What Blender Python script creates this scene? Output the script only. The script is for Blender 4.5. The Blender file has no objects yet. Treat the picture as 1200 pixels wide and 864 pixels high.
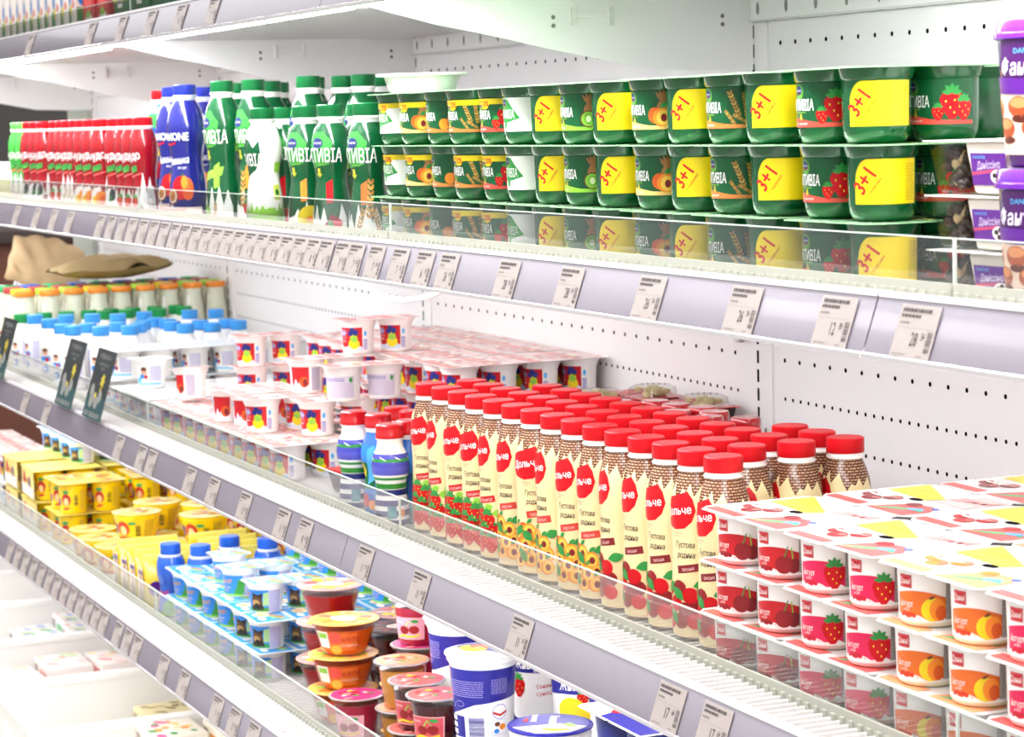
import bpy, bmesh, math, random
from mathutils import Vector, Matrix, Euler
random.seed(7)
PI = math.pi
S = bpy.context.scene
COL = S.collection

# ---------------------------------------------------------------- camera, world, light, exposure
CF = 2759.23                                   # focal length in pixels of the 1200 x 864 frame
CR = ((0.39972561, 0.08599708, -0.91259188),   # world rows: X along the case, Y into it, Z up
      (0.91626061, -0.06593262, 0.39511946),
      (-0.02619046, -0.99411136, -0.10515069))
CC = (2.79519661, -1.57956824, 0.0)
FLOOR_Z = -1.62

cam_d = bpy.data.cameras.new('camera')
cam = bpy.data.objects.new('camera', cam_d)
COL.objects.link(cam)
cam_d.sensor_fit = 'HORIZONTAL'
cam_d.sensor_width = 36.0
cam_d.lens = CF / 1200.0 * 36.0
cam_d.clip_start = 0.02
cam_d.clip_end = 60
cam.matrix_world = Matrix(((CR[0][0], -CR[0][1], -CR[0][2], CC[0]),
                           (CR[1][0], -CR[1][1], -CR[1][2], CC[1]),
                           (CR[2][0], -CR[2][1], -CR[2][2], CC[2]),
                           (0, 0, 0, 1)))
cam_d.dof.use_dof = True
cam_d.dof.focus_distance = 2.5
cam_d.dof.aperture_fstop = 16.0
S.camera = cam

W = bpy.data.worlds.new('store_light')
S.world = W
W.use_nodes = True
wn = W.node_tree
bg = wn.nodes['Background']
tc = wn.nodes.new('ShaderNodeTexCoord')
sx = wn.nodes.new('ShaderNodeSeparateXYZ')
rp = wn.nodes.new('ShaderNodeValToRGB')
mr = wn.nodes.new('ShaderNodeMapRange')
mr.inputs['From Min'].default_value = -1
wn.links.new(tc.outputs['Generated'], sx.inputs[0])
wn.links.new(sx.outputs['Z'], mr.inputs['Value'])
wn.links.new(mr.outputs[0], rp.inputs[0])
rp.color_ramp.elements[0].color = (0.41, 0.41, 0.42, 1)
rp.color_ramp.elements[1].color = (1.33, 1.33, 1.34, 1)
rp.color_ramp.elements[0].position = 0.50
rp.color_ramp.elements[1].position = 0.66
wn.links.new(rp.outputs[0], bg.inputs['Color'])
WORLD_STRENGTH = 1.12
bg.inputs['Strength'].default_value = WORLD_STRENGTH
LED_STRENGTH = 16.0                              # strip lamps under the shelf fronts
AISLE_POWER = 8.0                              # rows of ceiling lamps over the aisle

S.view_settings.view_transform = 'Standard'
S.view_settings.look = 'None'
S.view_settings.gamma = 1.0
S.view_settings.use_curve_mapping = False
S.view_settings.exposure = 0.27

for i, lx in enumerate((-2.6, 0.2, 3.0)):       # ceiling fittings of the shop, over the aisle
    ld = bpy.data.lights.new('aisle_ceiling_lamp', 'AREA')
    ld.shape = 'RECTANGLE'; ld.size = 1.6; ld.size_y = 0.5
    ld.energy = AISLE_POWER; ld.color = (1.0, 0.99, 0.98)
    lo = bpy.data.objects.new('aisle_ceiling_lamp', ld)
    lo.location = (lx, -2.3, 1.7)
    lo.rotation_euler = (math.radians(38), 0, 0)
    COL.objects.link(lo)

# ---------------------------------------------------------------- pixel -> place in the shop
def ray(px, py):
    c = ((px - 600.0) / CF, (py - 432.0) / CF, 1.0)
    return [sum(CR[i][j] * c[j] for j in range(3)) for i in range(3)]
def PY(px, py, y):
    r = ray(px, py); t = (y - CC[1]) / r[1]
    return (CC[0] + t * r[0], y, CC[2] + t * r[2])
def PZ(px, py, z):
    r = ray(px, py); t = (z - CC[2]) / r[2]
    return (CC[0] + t * r[0], CC[1] + t * r[1], z)
def PX(px, py, x):
    r = ray(px, py); t = (x - CC[0]) / r[0]
    return (x, CC[1] + t * r[1], CC[2] + t * r[2])

# ---------------------------------------------------------------- materials
def lin(c):
    return c / 12.92 if c <= 0.04045 else ((c + 0.055) / 1.055) ** 2.4
def rgb(h):
    h = h.lstrip('#')
    return tuple(lin(int(h[i:i + 2], 16) / 255.0) for i in (0, 2, 4))
MATS = {}
def M(hexc, rough=0.35, metal=0.0, spec=0.5, emit=0.0, noise=0.0, nscale=60.0, coat=0.0, alpha_name=None):
    key = (hexc, rough, metal, spec, emit, noise, nscale, coat)
    if key in MATS: return MATS[key]
    m = bpy.data.materials.new('paint_' + hexc.lstrip('#'))
    m.use_nodes = True
    nt = m.node_tree; b = nt.nodes['Principled BSDF']
    col = rgb(hexc) + (1,)
    b.inputs['Base Color'].default_value = col
    b.inputs['Roughness'].default_value = rough
    b.inputs['Metallic'].default_value = metal
    b.inputs['Specular IOR Level'].default_value = spec
    if coat: b.inputs['Coat Weight'].default_value = coat; b.inputs['Coat Roughness'].default_value = 0.08
    if emit:
        b.inputs['Emission Color'].default_value = col
        b.inputs['Emission Strength'].default_value = emit
    if noise:
        t = nt.nodes.new('ShaderNodeTexCoord'); n = nt.nodes.new('ShaderNodeTexNoise')
        n.inputs['Scale'].default_value = nscale; n.inputs['Detail'].default_value = 4
        mx = nt.nodes.new('ShaderNodeMixRGB'); mx.blend_type = 'MULTIPLY'; mx.inputs[0].default_value = noise
        mx.inputs[1].default_value = col
        nt.links.new(t.outputs['Object'], n.inputs['Vector'])
        nt.links.new(n.outputs['Fac'], mx.inputs[2])
        nt.links.new(mx.outputs[0], b.inputs['Base Color'])
    MATS[key] = m
    return m

def fresnel(nt, ior):                            # the same reflectance on both sides of a thin sheet
    fr = nt.nodes.new('ShaderNodeFresnel'); ge = nt.nodes.new('ShaderNodeNewGeometry')
    mp = nt.nodes.new('ShaderNodeMapRange'); mp.inputs['To Min'].default_value = ior; mp.inputs['To Max'].default_value = 1.0 / ior
    nt.links.new(ge.outputs['Backfacing'], mp.inputs['Value']); nt.links.new(mp.outputs[0], fr.inputs['IOR'])
    return fr
def mat_acrylic():
    m = bpy.data.materials.new('clear_acrylic'); m.use_nodes = True
    nt = m.node_tree; nt.nodes.clear()
    o = nt.nodes.new('ShaderNodeOutputMaterial')
    tr = nt.nodes.new('ShaderNodeBsdfTransparent'); tr.inputs[0].default_value = (0.97, 0.985, 0.975, 1)
    gl = nt.nodes.new('ShaderNodeBsdfGlossy'); gl.inputs['Roughness'].default_value = 0.02
    fr = fresnel(nt, 1.7)
    mx = nt.nodes.new('ShaderNodeMixShader')
    nt.links.new(fr.outputs[0], mx.inputs[0]); nt.links.new(tr.outputs[0], mx.inputs[1]); nt.links.new(gl.outputs[0], mx.inputs[2])
    nt.links.new(mx.outputs[0], o.inputs[0])
    return m
ACRYLIC = mat_acrylic()

def mat_clear(hexc, name, ior=1.38, dens=0.0):      # thin clear or tinted plastic wall
    m = bpy.data.materials.new(name); m.use_nodes = True
    nt = m.node_tree; nt.nodes.clear()
    o = nt.nodes.new('ShaderNodeOutputMaterial')
    tr = nt.nodes.new('ShaderNodeBsdfTransparent'); tr.inputs[0].default_value = rgb(hexc) + (1,)
    gl = nt.nodes.new('ShaderNodeBsdfGlossy'); gl.inputs['Roughness'].default_value = 0.08
    fr = fresnel(nt, ior)
    ad = nt.nodes.new('ShaderNodeMath'); ad.operation = 'ADD'; ad.inputs[1].default_value = dens
    mx = nt.nodes.new('ShaderNodeMixShader')
    nt.links.new(fr.outputs[0], ad.inputs[0]); nt.links.new(ad.outputs[0], mx.inputs[0])
    nt.links.new(tr.outputs[0], mx.inputs[1]); nt.links.new(gl.outputs[0], mx.inputs[2]); nt.links.new(mx.outputs[0], o.inputs[0])
    return m
CLEARP = mat_clear('#f4f4f2', 'clear_plastic_wall')

def mat_wicker():
    m = bpy.data.materials.new('printed_wicker'); m.use_nodes = True
    nt = m.node_tree; b = nt.nodes['Principled BSDF']; b.inputs['Roughness'].default_value = 0.25
    uv = nt.nodes.new('ShaderNodeUVMap'); br = nt.nodes.new('ShaderNodeTexBrick')
    br.inputs['Scale'].default_value = 1.0
    br.inputs['Brick Width'].default_value = 0.0066; br.inputs['Row Height'].default_value = 0.0030; br.inputs['Mortar Size'].default_value = 0.0009
    br.inputs['Color1'].default_value = rgb('#cda27c') + (1,); br.inputs['Color2'].default_value = rgb('#aa7a54') + (1,); br.inputs['Mortar'].default_value = rgb('#5c3424') + (1,)
    nt.links.new(uv.outputs[0], br.inputs['Vector']); nt.links.new(br.outputs['Color'], b.inputs['Base Color'])
    return m

WHITE_METAL = M('#f4f1ee', 0.35, noise=0.04, nscale=6)
DARK_HOLE = M('#0c0b0d', 0.9, spec=0.1)

# ---------------------------------------------------------------- mesh builder
class MB:
    def __init__(s): s.v = []; s.f = []; s.mi = []; s.ms = []; s.uv = []; s.sm = []
    def m(s, mat):
        if mat not in s.ms: s.ms.append(mat)
        return s.ms.index(mat)
    def face(s, idx, k, uv=None, smooth=False):
        s.f.append(idx); s.mi.append(k); s.uv.append(uv); s.sm.append(smooth)
    def lathe(s, prof, mat, seg=32, c=(0, 0), cap0=True, cap1=True, sq=0.0, z0=0.0, ribs=0):
        """prof: (r, z) or (r, z, material); sq > 0 pulls the round towards a rounded square"""
        base = len(s.v); n = len(prof)
        for p in prof:
            for i in range(seg):
                a = 2 * PI * i / seg
                k = 1.0
                if sq:
                    e = 2 + 6 * (sq if len(p) < 4 else p[3])
                    k = 1.0 / (abs(math.cos(a)) ** e + abs(math.sin(a)) ** e) ** (1.0 / e)
                r = p[0] * k
                if ribs and i % 2 and 0 < prof.index(p) < n - 1: r -= ribs
                s.v.append((c[0] + r * math.cos(a), c[1] + r * math.sin(a), z0 + p[1]))
        for j in range(n - 1):
            mt = prof[j][2] if len(prof[j]) > 2 and prof[j][2] is not None else mat
            k = s.m(mt)
            for i in range(seg):
                i2 = (i + 1) % seg
                R = max(p[0] for p in prof)
                u0 = 2 * PI * i / seg * R; u1 = 2 * PI * (i + 1) / seg * R
                s.face((base + j * seg + i, base + j * seg + i2, base + (j + 1) * seg + i2, base + (j + 1) * seg + i), k,
                       ((u0, prof[j][1]), (u1, prof[j][1]), (u1, prof[j + 1][1]), (u0, prof[j + 1][1])), True)
        if cap0: s.face(tuple(base + i for i in reversed(range(seg))), s.m(mat))
        if cap1: s.face(tuple(base + (n - 1) * seg + i for i in range(seg)), s.m(prof[-1][2] if len(prof[-1]) > 2 and prof[-1][2] is not None else mat))
        return s
    def box(s, x0, y0, z0, x1, y1, z1, mat, b=0.0):
        base = len(s.v); k = s.m(mat)
        if b <= 0:
            for z in (z0, z1):
                for x, y in ((x0, y0), (x1, y0), (x1, y1), (x0, y1)): s.v.append((x, y, z))
            for q in ((3, 2, 1, 0), (4, 5, 6, 7), (0, 1, 5, 4), (1, 2, 6, 5), (2, 3, 7, 6), (3, 0, 4, 7)):
                s.face(tuple(base + i for i in q), k)
            return s
        bm = bmesh.new()
        bmesh.ops.create_cube(bm, size=1)
        for v in bm.verts: v.co = Vector(((x0 + x1) / 2 + v.co.x * (x1 - x0), (y0 + y1) / 2 + v.co.y * (y1 - y0), (z0 + z1) / 2 + v.co.z * (z1 - z0)))
        bmesh.ops.bevel(bm, geom=bm.edges[:], offset=b, segments=2, affect='EDGES', profile=0.6)
        s.add_bm(bm, mat, True); bm.free()
        return s
    def add_bm(s, bm, mat, smooth=False, mtx=None):
        base = len(s.v); k = s.m(mat); bm.verts.index_update()
        for v in bm.verts:
            co = mtx @ v.co if mtx else v.co
            s.v.append(tuple(co))
        for f in bm.faces: s.face(tuple(base + v.index for v in f.verts), k, None, smooth)
    def prism(s, pts, d, mat, plane='yz', at=0.0, smooth=False):
        """extrude a polygon: plane yz along x from at to at+d, xz along y, xy along z"""
        base = len(s.v); k = s.m(mat); n = len(pts)
        for o in (at, at + d):
            for a, b2 in pts:
                s.v.append({'yz': (o, a, b2), 'xz': (a, o, b2), 'xy': (a, b2, o)}[plane])
        s.face(tuple(base + i for i in reversed(range(n))), k); s.face(tuple(base + n + i for i in range(n)), k)
        for i in range(n):
            j = (i + 1) % n
            s.face((base + i, base + j, base + n + j, base + n + i), k, None, smooth)
        return s
    def tube(s, pts, r, mat, seg=8, caps=True):
        base = len(s.v); k = s.m(mat); P = [Vector(p) for p in pts]; n = len(P)
        up = Vector((0, 0, 1))
        for i, p in enumerate(P):
            t = (P[min(i + 1, n - 1)] - P[max(i - 1, 0)]).normalized()
            a = t.cross(up if abs(t.z) < 0.95 else Vector((1, 0, 0))).normalized(); b2 = a.cross(t)
            rr = r[i] if isinstance(r, (list, tuple)) else r
            for q in range(seg):
                w = 2 * PI * q / seg
                s.v.append(tuple(p + a * rr * math.cos(w) + b2 * rr * math.sin(w)))
        for i in range(n - 1):
            for q in range(seg):
                q2 = (q + 1) % seg
                s.face((base + i * seg + q, base + i * seg + q2, base + (i + 1) * seg + q2, base + (i + 1) * seg + q), k, None, True)
        if caps:
            s.face(tuple(base + q for q in range(seg)), k); s.face(tuple(base + (n - 1) * seg + q for q in reversed(range(seg))), k)
        return s
    def quad(s, a, b2, c, d, mat):
        base = len(s.v); s.v += [a, b2, c, d]; s.face((base, base + 1, base + 2, base + 3), s.m(mat)); return s
    def build(s, name, parent=None, loc=None, bevel=0.0, fix=True):
        me = bpy.data.meshes.new(name)
        me.from_pydata(s.v, [], s.f)
        for m in s.ms: me.materials.append(m)
        me.polygons.foreach_set('material_index', s.mi)
        me.polygons.foreach_set('use_smooth', s.sm)
        if any(u for u in s.uv):
            L = me.uv_layers.new(name='UVMap'); k = 0
            for pi, p in enumerate(me.polygons):
                u = s.uv[pi]
                for q in range(p.loop_total):
                    if u: L.data[p.loop_start + q].uv = u[q]
        if fix:
            bm = bmesh.new(); bm.from_mesh(me); bmesh.ops.recalc_face_normals(bm, faces=bm.faces[:]); bm.to_mesh(me); bm.free()
        me.set_sharp_from_angle(angle=math.radians(38))
        me.update()
        o = bpy.data.objects.new(name, me); COL.objects.link(o)
        if parent: o.parent = parent
        if loc: o.location = loc
        if bevel:
            b = o.modifiers.new('soft_edges', 'BEVEL'); b.width = bevel; b.segments = 2; b.limit_method = 'ANGLE'; b.angle_limit = math.radians(50)
        return o

# ---------------------------------------------------------------- printed decoration that follows a surface
TXT = {}
def text_mesh(body, bold=0.0):
    key = (body, bold)
    if key in TXT: return TXT[key]
    cu = bpy.data.curves.new('lettering', 'FONT'); cu.body = body; cu.size = 1.0; cu.resolution_u = 2; cu.offset = bold
    ob = bpy.data.objects.new('lettering', cu); COL.objects.link(ob)
    dg = bpy.context.evaluated_depsgraph_get(); dg.update()
    me = bpy.data.meshes.new_from_object(ob.evaluated_get(dg))
    vs = [(v.co.x, v.co.y) for v in me.vertices]; fs = [tuple(p.vertices) for p in me.polygons]
    if not vs: vs = [(0, 0), (1, 0), (0, 1)]; fs = [(0, 1, 2)]
    x0 = min(v[0] for v in vs); x1 = max(v[0] for v in vs)
    out = ([(v[0] - x0, v[1]) for v in vs], fs, x1 - x0)
    bpy.data.objects.remove(ob); bpy.data.curves.remove(cu); bpy.data.meshes.remove(me)
    TXT[key] = out
    return out

def ell(u, v, a, b, n=18, rot=0.0):
    c, s_ = math.cos(rot), math.sin(rot)
    return [(u + a * math.cos(2 * PI * i / n) * c - b * math.sin(2 * PI * i / n) * s_,
             v + a * math.cos(2 * PI * i / n) * s_ + b * math.sin(2 * PI * i / n) * c) for i in range(n)]
def leafp(u, v, L, w, rot):
    c, s_ = math.cos(rot), math.sin(rot); pts = []
    for i in range(9): t = i / 8; pts.append((L * t, w * math.sin(PI * t)))
    for i in range(7, 0, -1): t = i / 8; pts.append((L * t, -w * math.sin(PI * t)))
    return [(u + x * c - y * s_, v + x * s_ + y * c) for x, y in pts]

class Dec:
    """flat print laid out in (u, v) metres, wrapped on a surface by build()"""
    def __init__(s): s.it = []
    def poly(s, pts, mat, L=0): s.it.append(('p', [(p[0], p[1]) for p in pts], mat, L)); return s
    def rect(s, u0, v0, u1, v1, mat, L=0): return s.poly([(u0, v0), (u1, v0), (u1, v1), (u0, v1)], mat, L)
    def ell(s, u, v, a, b, mat, L=1, rot=0.0, n=18): return s.poly(ell(u, v, a, b, n, rot), mat, L)
    def leaf(s, u, v, le, w, rot, mat, L=2): return s.poly(leafp(u, v, le, w, rot), mat, L)
    def text(s, body, u, v, h, mat, L=3, sx=1.0, rot=0.0, bold=0.0, al='C', skew=0.0):
        vs, fs, w = text_mesh(body, bold); k = h / 0.72
        ox = {'C': w / 2, 'L': 0, 'R': w}[al]
        c, q = math.cos(rot), math.sin(rot); out = []
        for x, y in vs:
            xx = ((x - ox) * sx + y * skew) * k; yy = y * k
            out.append((u + xx * c - yy * q, v + xx * q + yy * c))
        s.it.append(('t', out, mat, L, fs)); return s
    def lines(s, u0, v0, u1, v1, n, mat, L=2, fill=0.55, seed=1):
        r = random.Random(seed); h = (v1 - v0) / n
        for i in range(n):
            x = u0
            while x < u1 - 0.0008:
                w = min(r.uniform(0.0014, 0.0045), u1 - x)
                s.rect(x, v0 + i * h, x + w, v0 + i * h + h * fill, mat, L); x += w + 0.0008
        return s
    def bars(s, u0, v0, u1, v1, n, mat, L=2, vertical=False, seed=2):
        r = random.Random(seed)
        for i in range(n):
            if vertical:
                h = (v1 - v0) / n; s.rect(u0, v0 + i * h, u1, v0 + i * h + h * r.uniform(0.3, 0.75), mat, L)
            else:
                w = (u1 - u0) / n; s.rect(u0 + i * w, v0, u0 + i * w + w * r.uniform(0.3, 0.75), v1, mat, L)
        return s
    def build(s, name, parent, mp, du=0.0, dv=0.0, off=0.00035, lay=0.00014):
        V = []; F = []; MI = []; ms = []
        for it in s.it:
            if it[2] not in ms: ms.append(it[2])
            k = ms.index(it[2]); L = it[3]
            bm = bmesh.new()
            if it[0] == 'p':
                vv = [bm.verts.new((p[0], p[1], 0)) for p in it[1]]
                try: bm.faces.new(vv)
                except ValueError: bm.free(); continue
                bm.normal_update(); bmesh.ops.triangulate(bm, faces=bm.faces[:])
            else:
                vv = [bm.verts.new((p[0], p[1], 0)) for p in it[1]]
                for f in it[4]:
                    try: bm.faces.new([vv[i] for i in f])
                    except ValueError: pass
            for ax, st in ((0, du), (1, dv)):
                if st <= 0: continue
                lo = min(v.co[ax] for v in bm.verts); hi = max(v.co[ax] for v in bm.verts)
                q = math.floor(lo / st) + 1
                while q * st < hi - 1e-6:
                    co = [0, 0, 0]; co[ax] = q * st; no = [0, 0, 0]; no[ax] = 1
                    bmesh.ops.bisect_plane(bm, geom=bm.verts[:] + bm.edges[:] + bm.faces[:], dist=1e-7, plane_co=co, plane_no=no)
                    q += 1
            bm.verts.index_update(); base = len(V)
            for v in bm.verts: V.append(mp(v.co.x, v.co.y, off + lay * L))
            for f in bm.faces:
                idx = [v.index for v in f.verts]
                a, b2, c = (bm.verts[i] if False else f.verts[i2].co for i2, i in ((0, 0), (1, 0), (2, 0)))
                if (b2.x - a.x) * (c.y - a.y) - (b2.y - a.y) * (c.x - a.x) < 0: idx.reverse()
                F.append(tuple(base + i for i in idx)); MI.append(k)
            bm.free()
        me = bpy.data.meshes.new(name); me.from_pydata(V, [], F)
        for m in ms: me.materials.append(m)
        me.polygons.foreach_set('material_index', MI)
        me.polygons.foreach_set('use_smooth', [True] * len(F))
        me.update()
        o = bpy.data.objects.new(name, me); COL.objects.link(o)
        if parent: o.parent = parent
        return o

def prof_r(prof, z):
    for a, b2 in zip(prof, prof[1:]):
        if a[1] <= z <= b2[1] and b2[1] > a[1]:
            t = (z - a[1]) / (b2[1] - a[1]); return a[0] + (b2[0] - a[0]) * t
    return prof[-1][0] if z > prof[-1][1] else prof[0][0]
def wrap(prof, R, th0=-90.0, c=(0, 0), seg=32):
    t0 = math.radians(th0); st = 2 * PI / seg
    def f(u, v, off):
        a = t0 + u / R
        # stay on the facet of the turned body, not on the ideal round
        k = math.floor(a / st); m = (k + 0.5) * st
        r = prof_r(prof, v) * math.cos(st / 2) / math.cos(a - m) + off
        return (c[0] + r * math.cos(a), c[1] + r * math.sin(a), v)
    return f
def flat(o, ex, ey):
    o = Vector(o); ex = Vector(ex).normalized(); ey = Vector(ey).normalized(); n = ex.cross(ey)
    def f(u, v, off): return tuple(o + ex * u + ey * v + n * off)
    return f

# ---------------------------------------------------------------- things, copies, labels
def thing(name, label=None, cat=None, loc=(0, 0, 0), rz=0.0, group=None):
    o = bpy.data.objects.new(name, None); o.empty_display_size = 0.02; COL.objects.link(o)
    o.location = loc; o.rotation_euler = (0, 0, rz)
    return tag(o, label, cat, group)
def tag(o, label=None, cat=None, group=None, kind=None):
    if label: o['label'] = label
    if cat: o['category'] = cat
    if group: o['group'] = group
    if kind: o['kind'] = kind
    return o
def struct(o, label=None):
    o['kind'] = 'structure'
    if label: o['label'] = label
    return o
KIDS = {}
def kids(o):
    return [c for c in bpy.data.objects if c.parent == o]
def copy_tree(o, parent=None):
    c = o.copy(); COL.objects.link(c)
    if parent: c.parent = parent
    for ch in KIDTAB.get(o.name, ()): copy_tree(bpy.data.objects[ch], c)
    return c
KIDTAB = {}
def index_kids(o):
    ks = [c.name for c in bpy.data.objects if c.parent == o]
    KIDTAB[o.name] = ks
    for k in ks: index_kids(bpy.data.objects[k])
class Proto:
    def __init__(s, root, cat): s.root = root; s.used = False; s.cat = cat; index_kids(root)
    def put(s, loc, rz, label, group=None, rot=None):
        if not s.used: o = s.root; s.used = True
        else: o = copy_tree(s.root)
        o.location = loc; o.rotation_euler = rot if rot else (0, 0, rz)
        o['label'] = label; o['category'] = s.cat
        if group: o['group'] = group
        return o
NUM = ['', 'first', 'second', 'third', 'fourth', 'fifth', 'sixth', 'seventh', 'eighth', 'ninth', 'tenth', 'eleventh', 'twelfth', 'thirteenth', 'fourteenth', 'fifteenth', 'sixteenth', 'seventeenth', 'eighteenth', 'nineteenth', 'twentieth']
def nth(i, n):                                   # i from 0, counted from the left
    if n == 1: return 'only one'
    if i == 0: return 'leftmost'
    if i == n - 1: return 'rightmost'
    return NUM[i + 1] + ' from the left'
def relax(pts, r, it=60, lim=None, xlim=None):
    P = [list(p) for p in pts]
    for _ in range(it):
        for i in range(len(P)):
            for j in range(i + 1, len(P)):
                dx = P[j][0] - P[i][0]; dy = P[j][1] - P[i][1]; d = math.hypot(dx, dy) or 1e-6
                rr = (r[i] + r[j]) if isinstance(r, (list, tuple)) else 2 * r
                if d < rr:
                    k = (rr - d) / 2 / d
                    P[i][0] -= dx * k; P[i][1] -= dy * k; P[j][0] += dx * k; P[j][1] += dy * k
        for p in P:
            if lim: p[1] = min(max(p[1], lim[0]), lim[1])
            if xlim: p[0] = min(max(p[0], xlim[0]), xlim[1])
    return P
# ---------------------------------------------------------------- the setting: shop floor, case wall, posts, shelves
BAY = 1.25
XL, XR = -3.75, 2.5                              # the case: five bays between posts
Z1, Z2, Z3, Z4 = 0.185, -0.145, -0.522, -0.861   # top of the shelf front edge
D1, D2, D3, D4 = 0.175, -0.160, -0.535, -0.874   # deck that carries the goods
FRONT = -0.53                                    # plane of the clear risers

b = MB().box(-9, -6, FLOOR_Z - 0.05, 5, 0.3, FLOOR_Z, M('#aaa59d', 0.3, noise=0.08, nscale=2))
struct(b.build('floor'))

# back wall of the case: one perforated sheet per bay
PANEL = M('#f3efed', 0.45, noise=0.03, nscale=3)
b = MB().box(XL, 0.0, FLOOR_Z, XR, 0.05, 1.1, PANEL)
def holes(mb, x0, x1, z, pitch, r=0.0032):
    n = int((x1 - x0) / pitch) + 1
    k = mb.m(DARK_HOLE)
    for i in range(n):
        x = x0 + i * pitch; base = len(mb.v)
        for q in range(8):
            a = 2 * PI * q / 8 + PI / 8
            mb.v.append((x + r * math.cos(a), -0.0006, z + r * math.sin(a)))
        mb.face(tuple(base + q for q in range(8)), k)
for i in range(5):
    x0 = XL + i * BAY; x1 = x0 + BAY
    b.box(x0 + 0.001, -0.0004, FLOOR_Z + 0.01, x1 - 0.001, 0.0, 1.09, PANEL)
    for z in (0.0915, -0.33, -0.593, 0.36, 0.62): holes(b, x0 + 0.067, x1 - 0.06, z, 0.0384)
    for z in (-0.382, -0.435, -0.487, -0.54): holes(b, x0 + 0.067, x1 - 0.06, z, 0.0200, 0.0028)
    for z in (-0.655, -0.707, -0.76): holes(b, x0 + 0.067, x1 - 0.06, z, 0.0384)
struct(b.build('wall_back'))

for i in range(6):                               # slotted uprights
    x = XL + i * BAY
    b = MB().box(x - 0.037, -0.0035, FLOOR_Z, x + 0.037, 0.004, 1.1, PANEL)
    z = -1.5
    while z < 1.05:
        for sx_ in (0.0,):
            b.quad((x - 0.0028, -0.0039, z), (x + 0.0028, -0.0039, z), (x + 0.0028, -0.0039, z + 0.0175), (x - 0.0028, -0.0039, z + 0.0175), DARK_HOLE)
        z += 0.0258
    for z in (-0.43, 0.31, -0.9):
        for dx in (-0.019, 0.019):
            base = len(b.v); k = b.m(M('#6a6666', 0.5))
            for q in range(12): a = 2 * PI * q / 12; b.v.append((x + dx + 0.0028 * math.cos(a), -0.0041, z + 0.0045 * math.sin(a)))
            b.face(tuple(base + q for q in range(12)), k)
    struct(b.build('trim_%d' % (i + 1)))

# end of the case and the dim shop beyond it
struct(MB().box(-6.4, -2.6, FLOOR_Z, -6.3, 0.8, 1.2, M('#4a4644', 0.7, noise=0.3, nscale=3)).build('wall_end'))
b = MB()
b.box(-3.99, -0.60, FLOOR_Z, -3.95, 0.06, FLOOR_Z + 0.5, M('#b9bdb2', 0.4))
b.box(-3.99, -0.02, FLOOR_Z, -3.76, 0.06, 1.1, M('#b4b8ac', 0.5))
struct(b.build('trim_7'))

# ceiling of the case (the canopy is above the picture; it keeps the light inside)
GAP = 0.0012
RAIL = M('#857d87', 0.24, coat=0.4, noise=0.03, nscale=30)
RAIL_TOP = M('#cfc9ca', 0.25)
SHEET = M('#cac6c3', 0.30, noise=0.03, nscale=5)
STRIP = M('#e2deda', 0.4)
BASE = M('#a9a99c', 0.4)
EDGE = M('#cdd6cc', 0.2); SLOT = M('#7e7976', 0.5)  # pale riser edges carry the edge highlight in their colour
LED = M('#f8faff', 0.5, emit=LED_STRENGTH); LED_ONE = M('#f8faff', 0.5, emit=LED_STRENGTH * 2.05); LED_LOW = M('#f8faff', 0.5, emit=LED_STRENGTH * 0.42); FILL_BACK = M('#f8faff', 0.5, emit=LED_STRENGTH * 0.27); FILL_TOP = M('#f8faff', 0.5, emit=LED_STRENGTH * 0.9)  # last two glow on the added fill strips
UNDER = M('#c4c4be', 0.3, noise=0.08, nscale=4)
LEVEL = {1: ('top', Z1, D1), 2: ('second', Z2, D2), 3: ('third', Z3, D3), 4: ('bottom', Z4, D4)}
BAYN = ['far left bay', 'bay left of the middle', 'middle bay', 'near bay right of the middle', 'nearest bay at the right edge']
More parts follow.
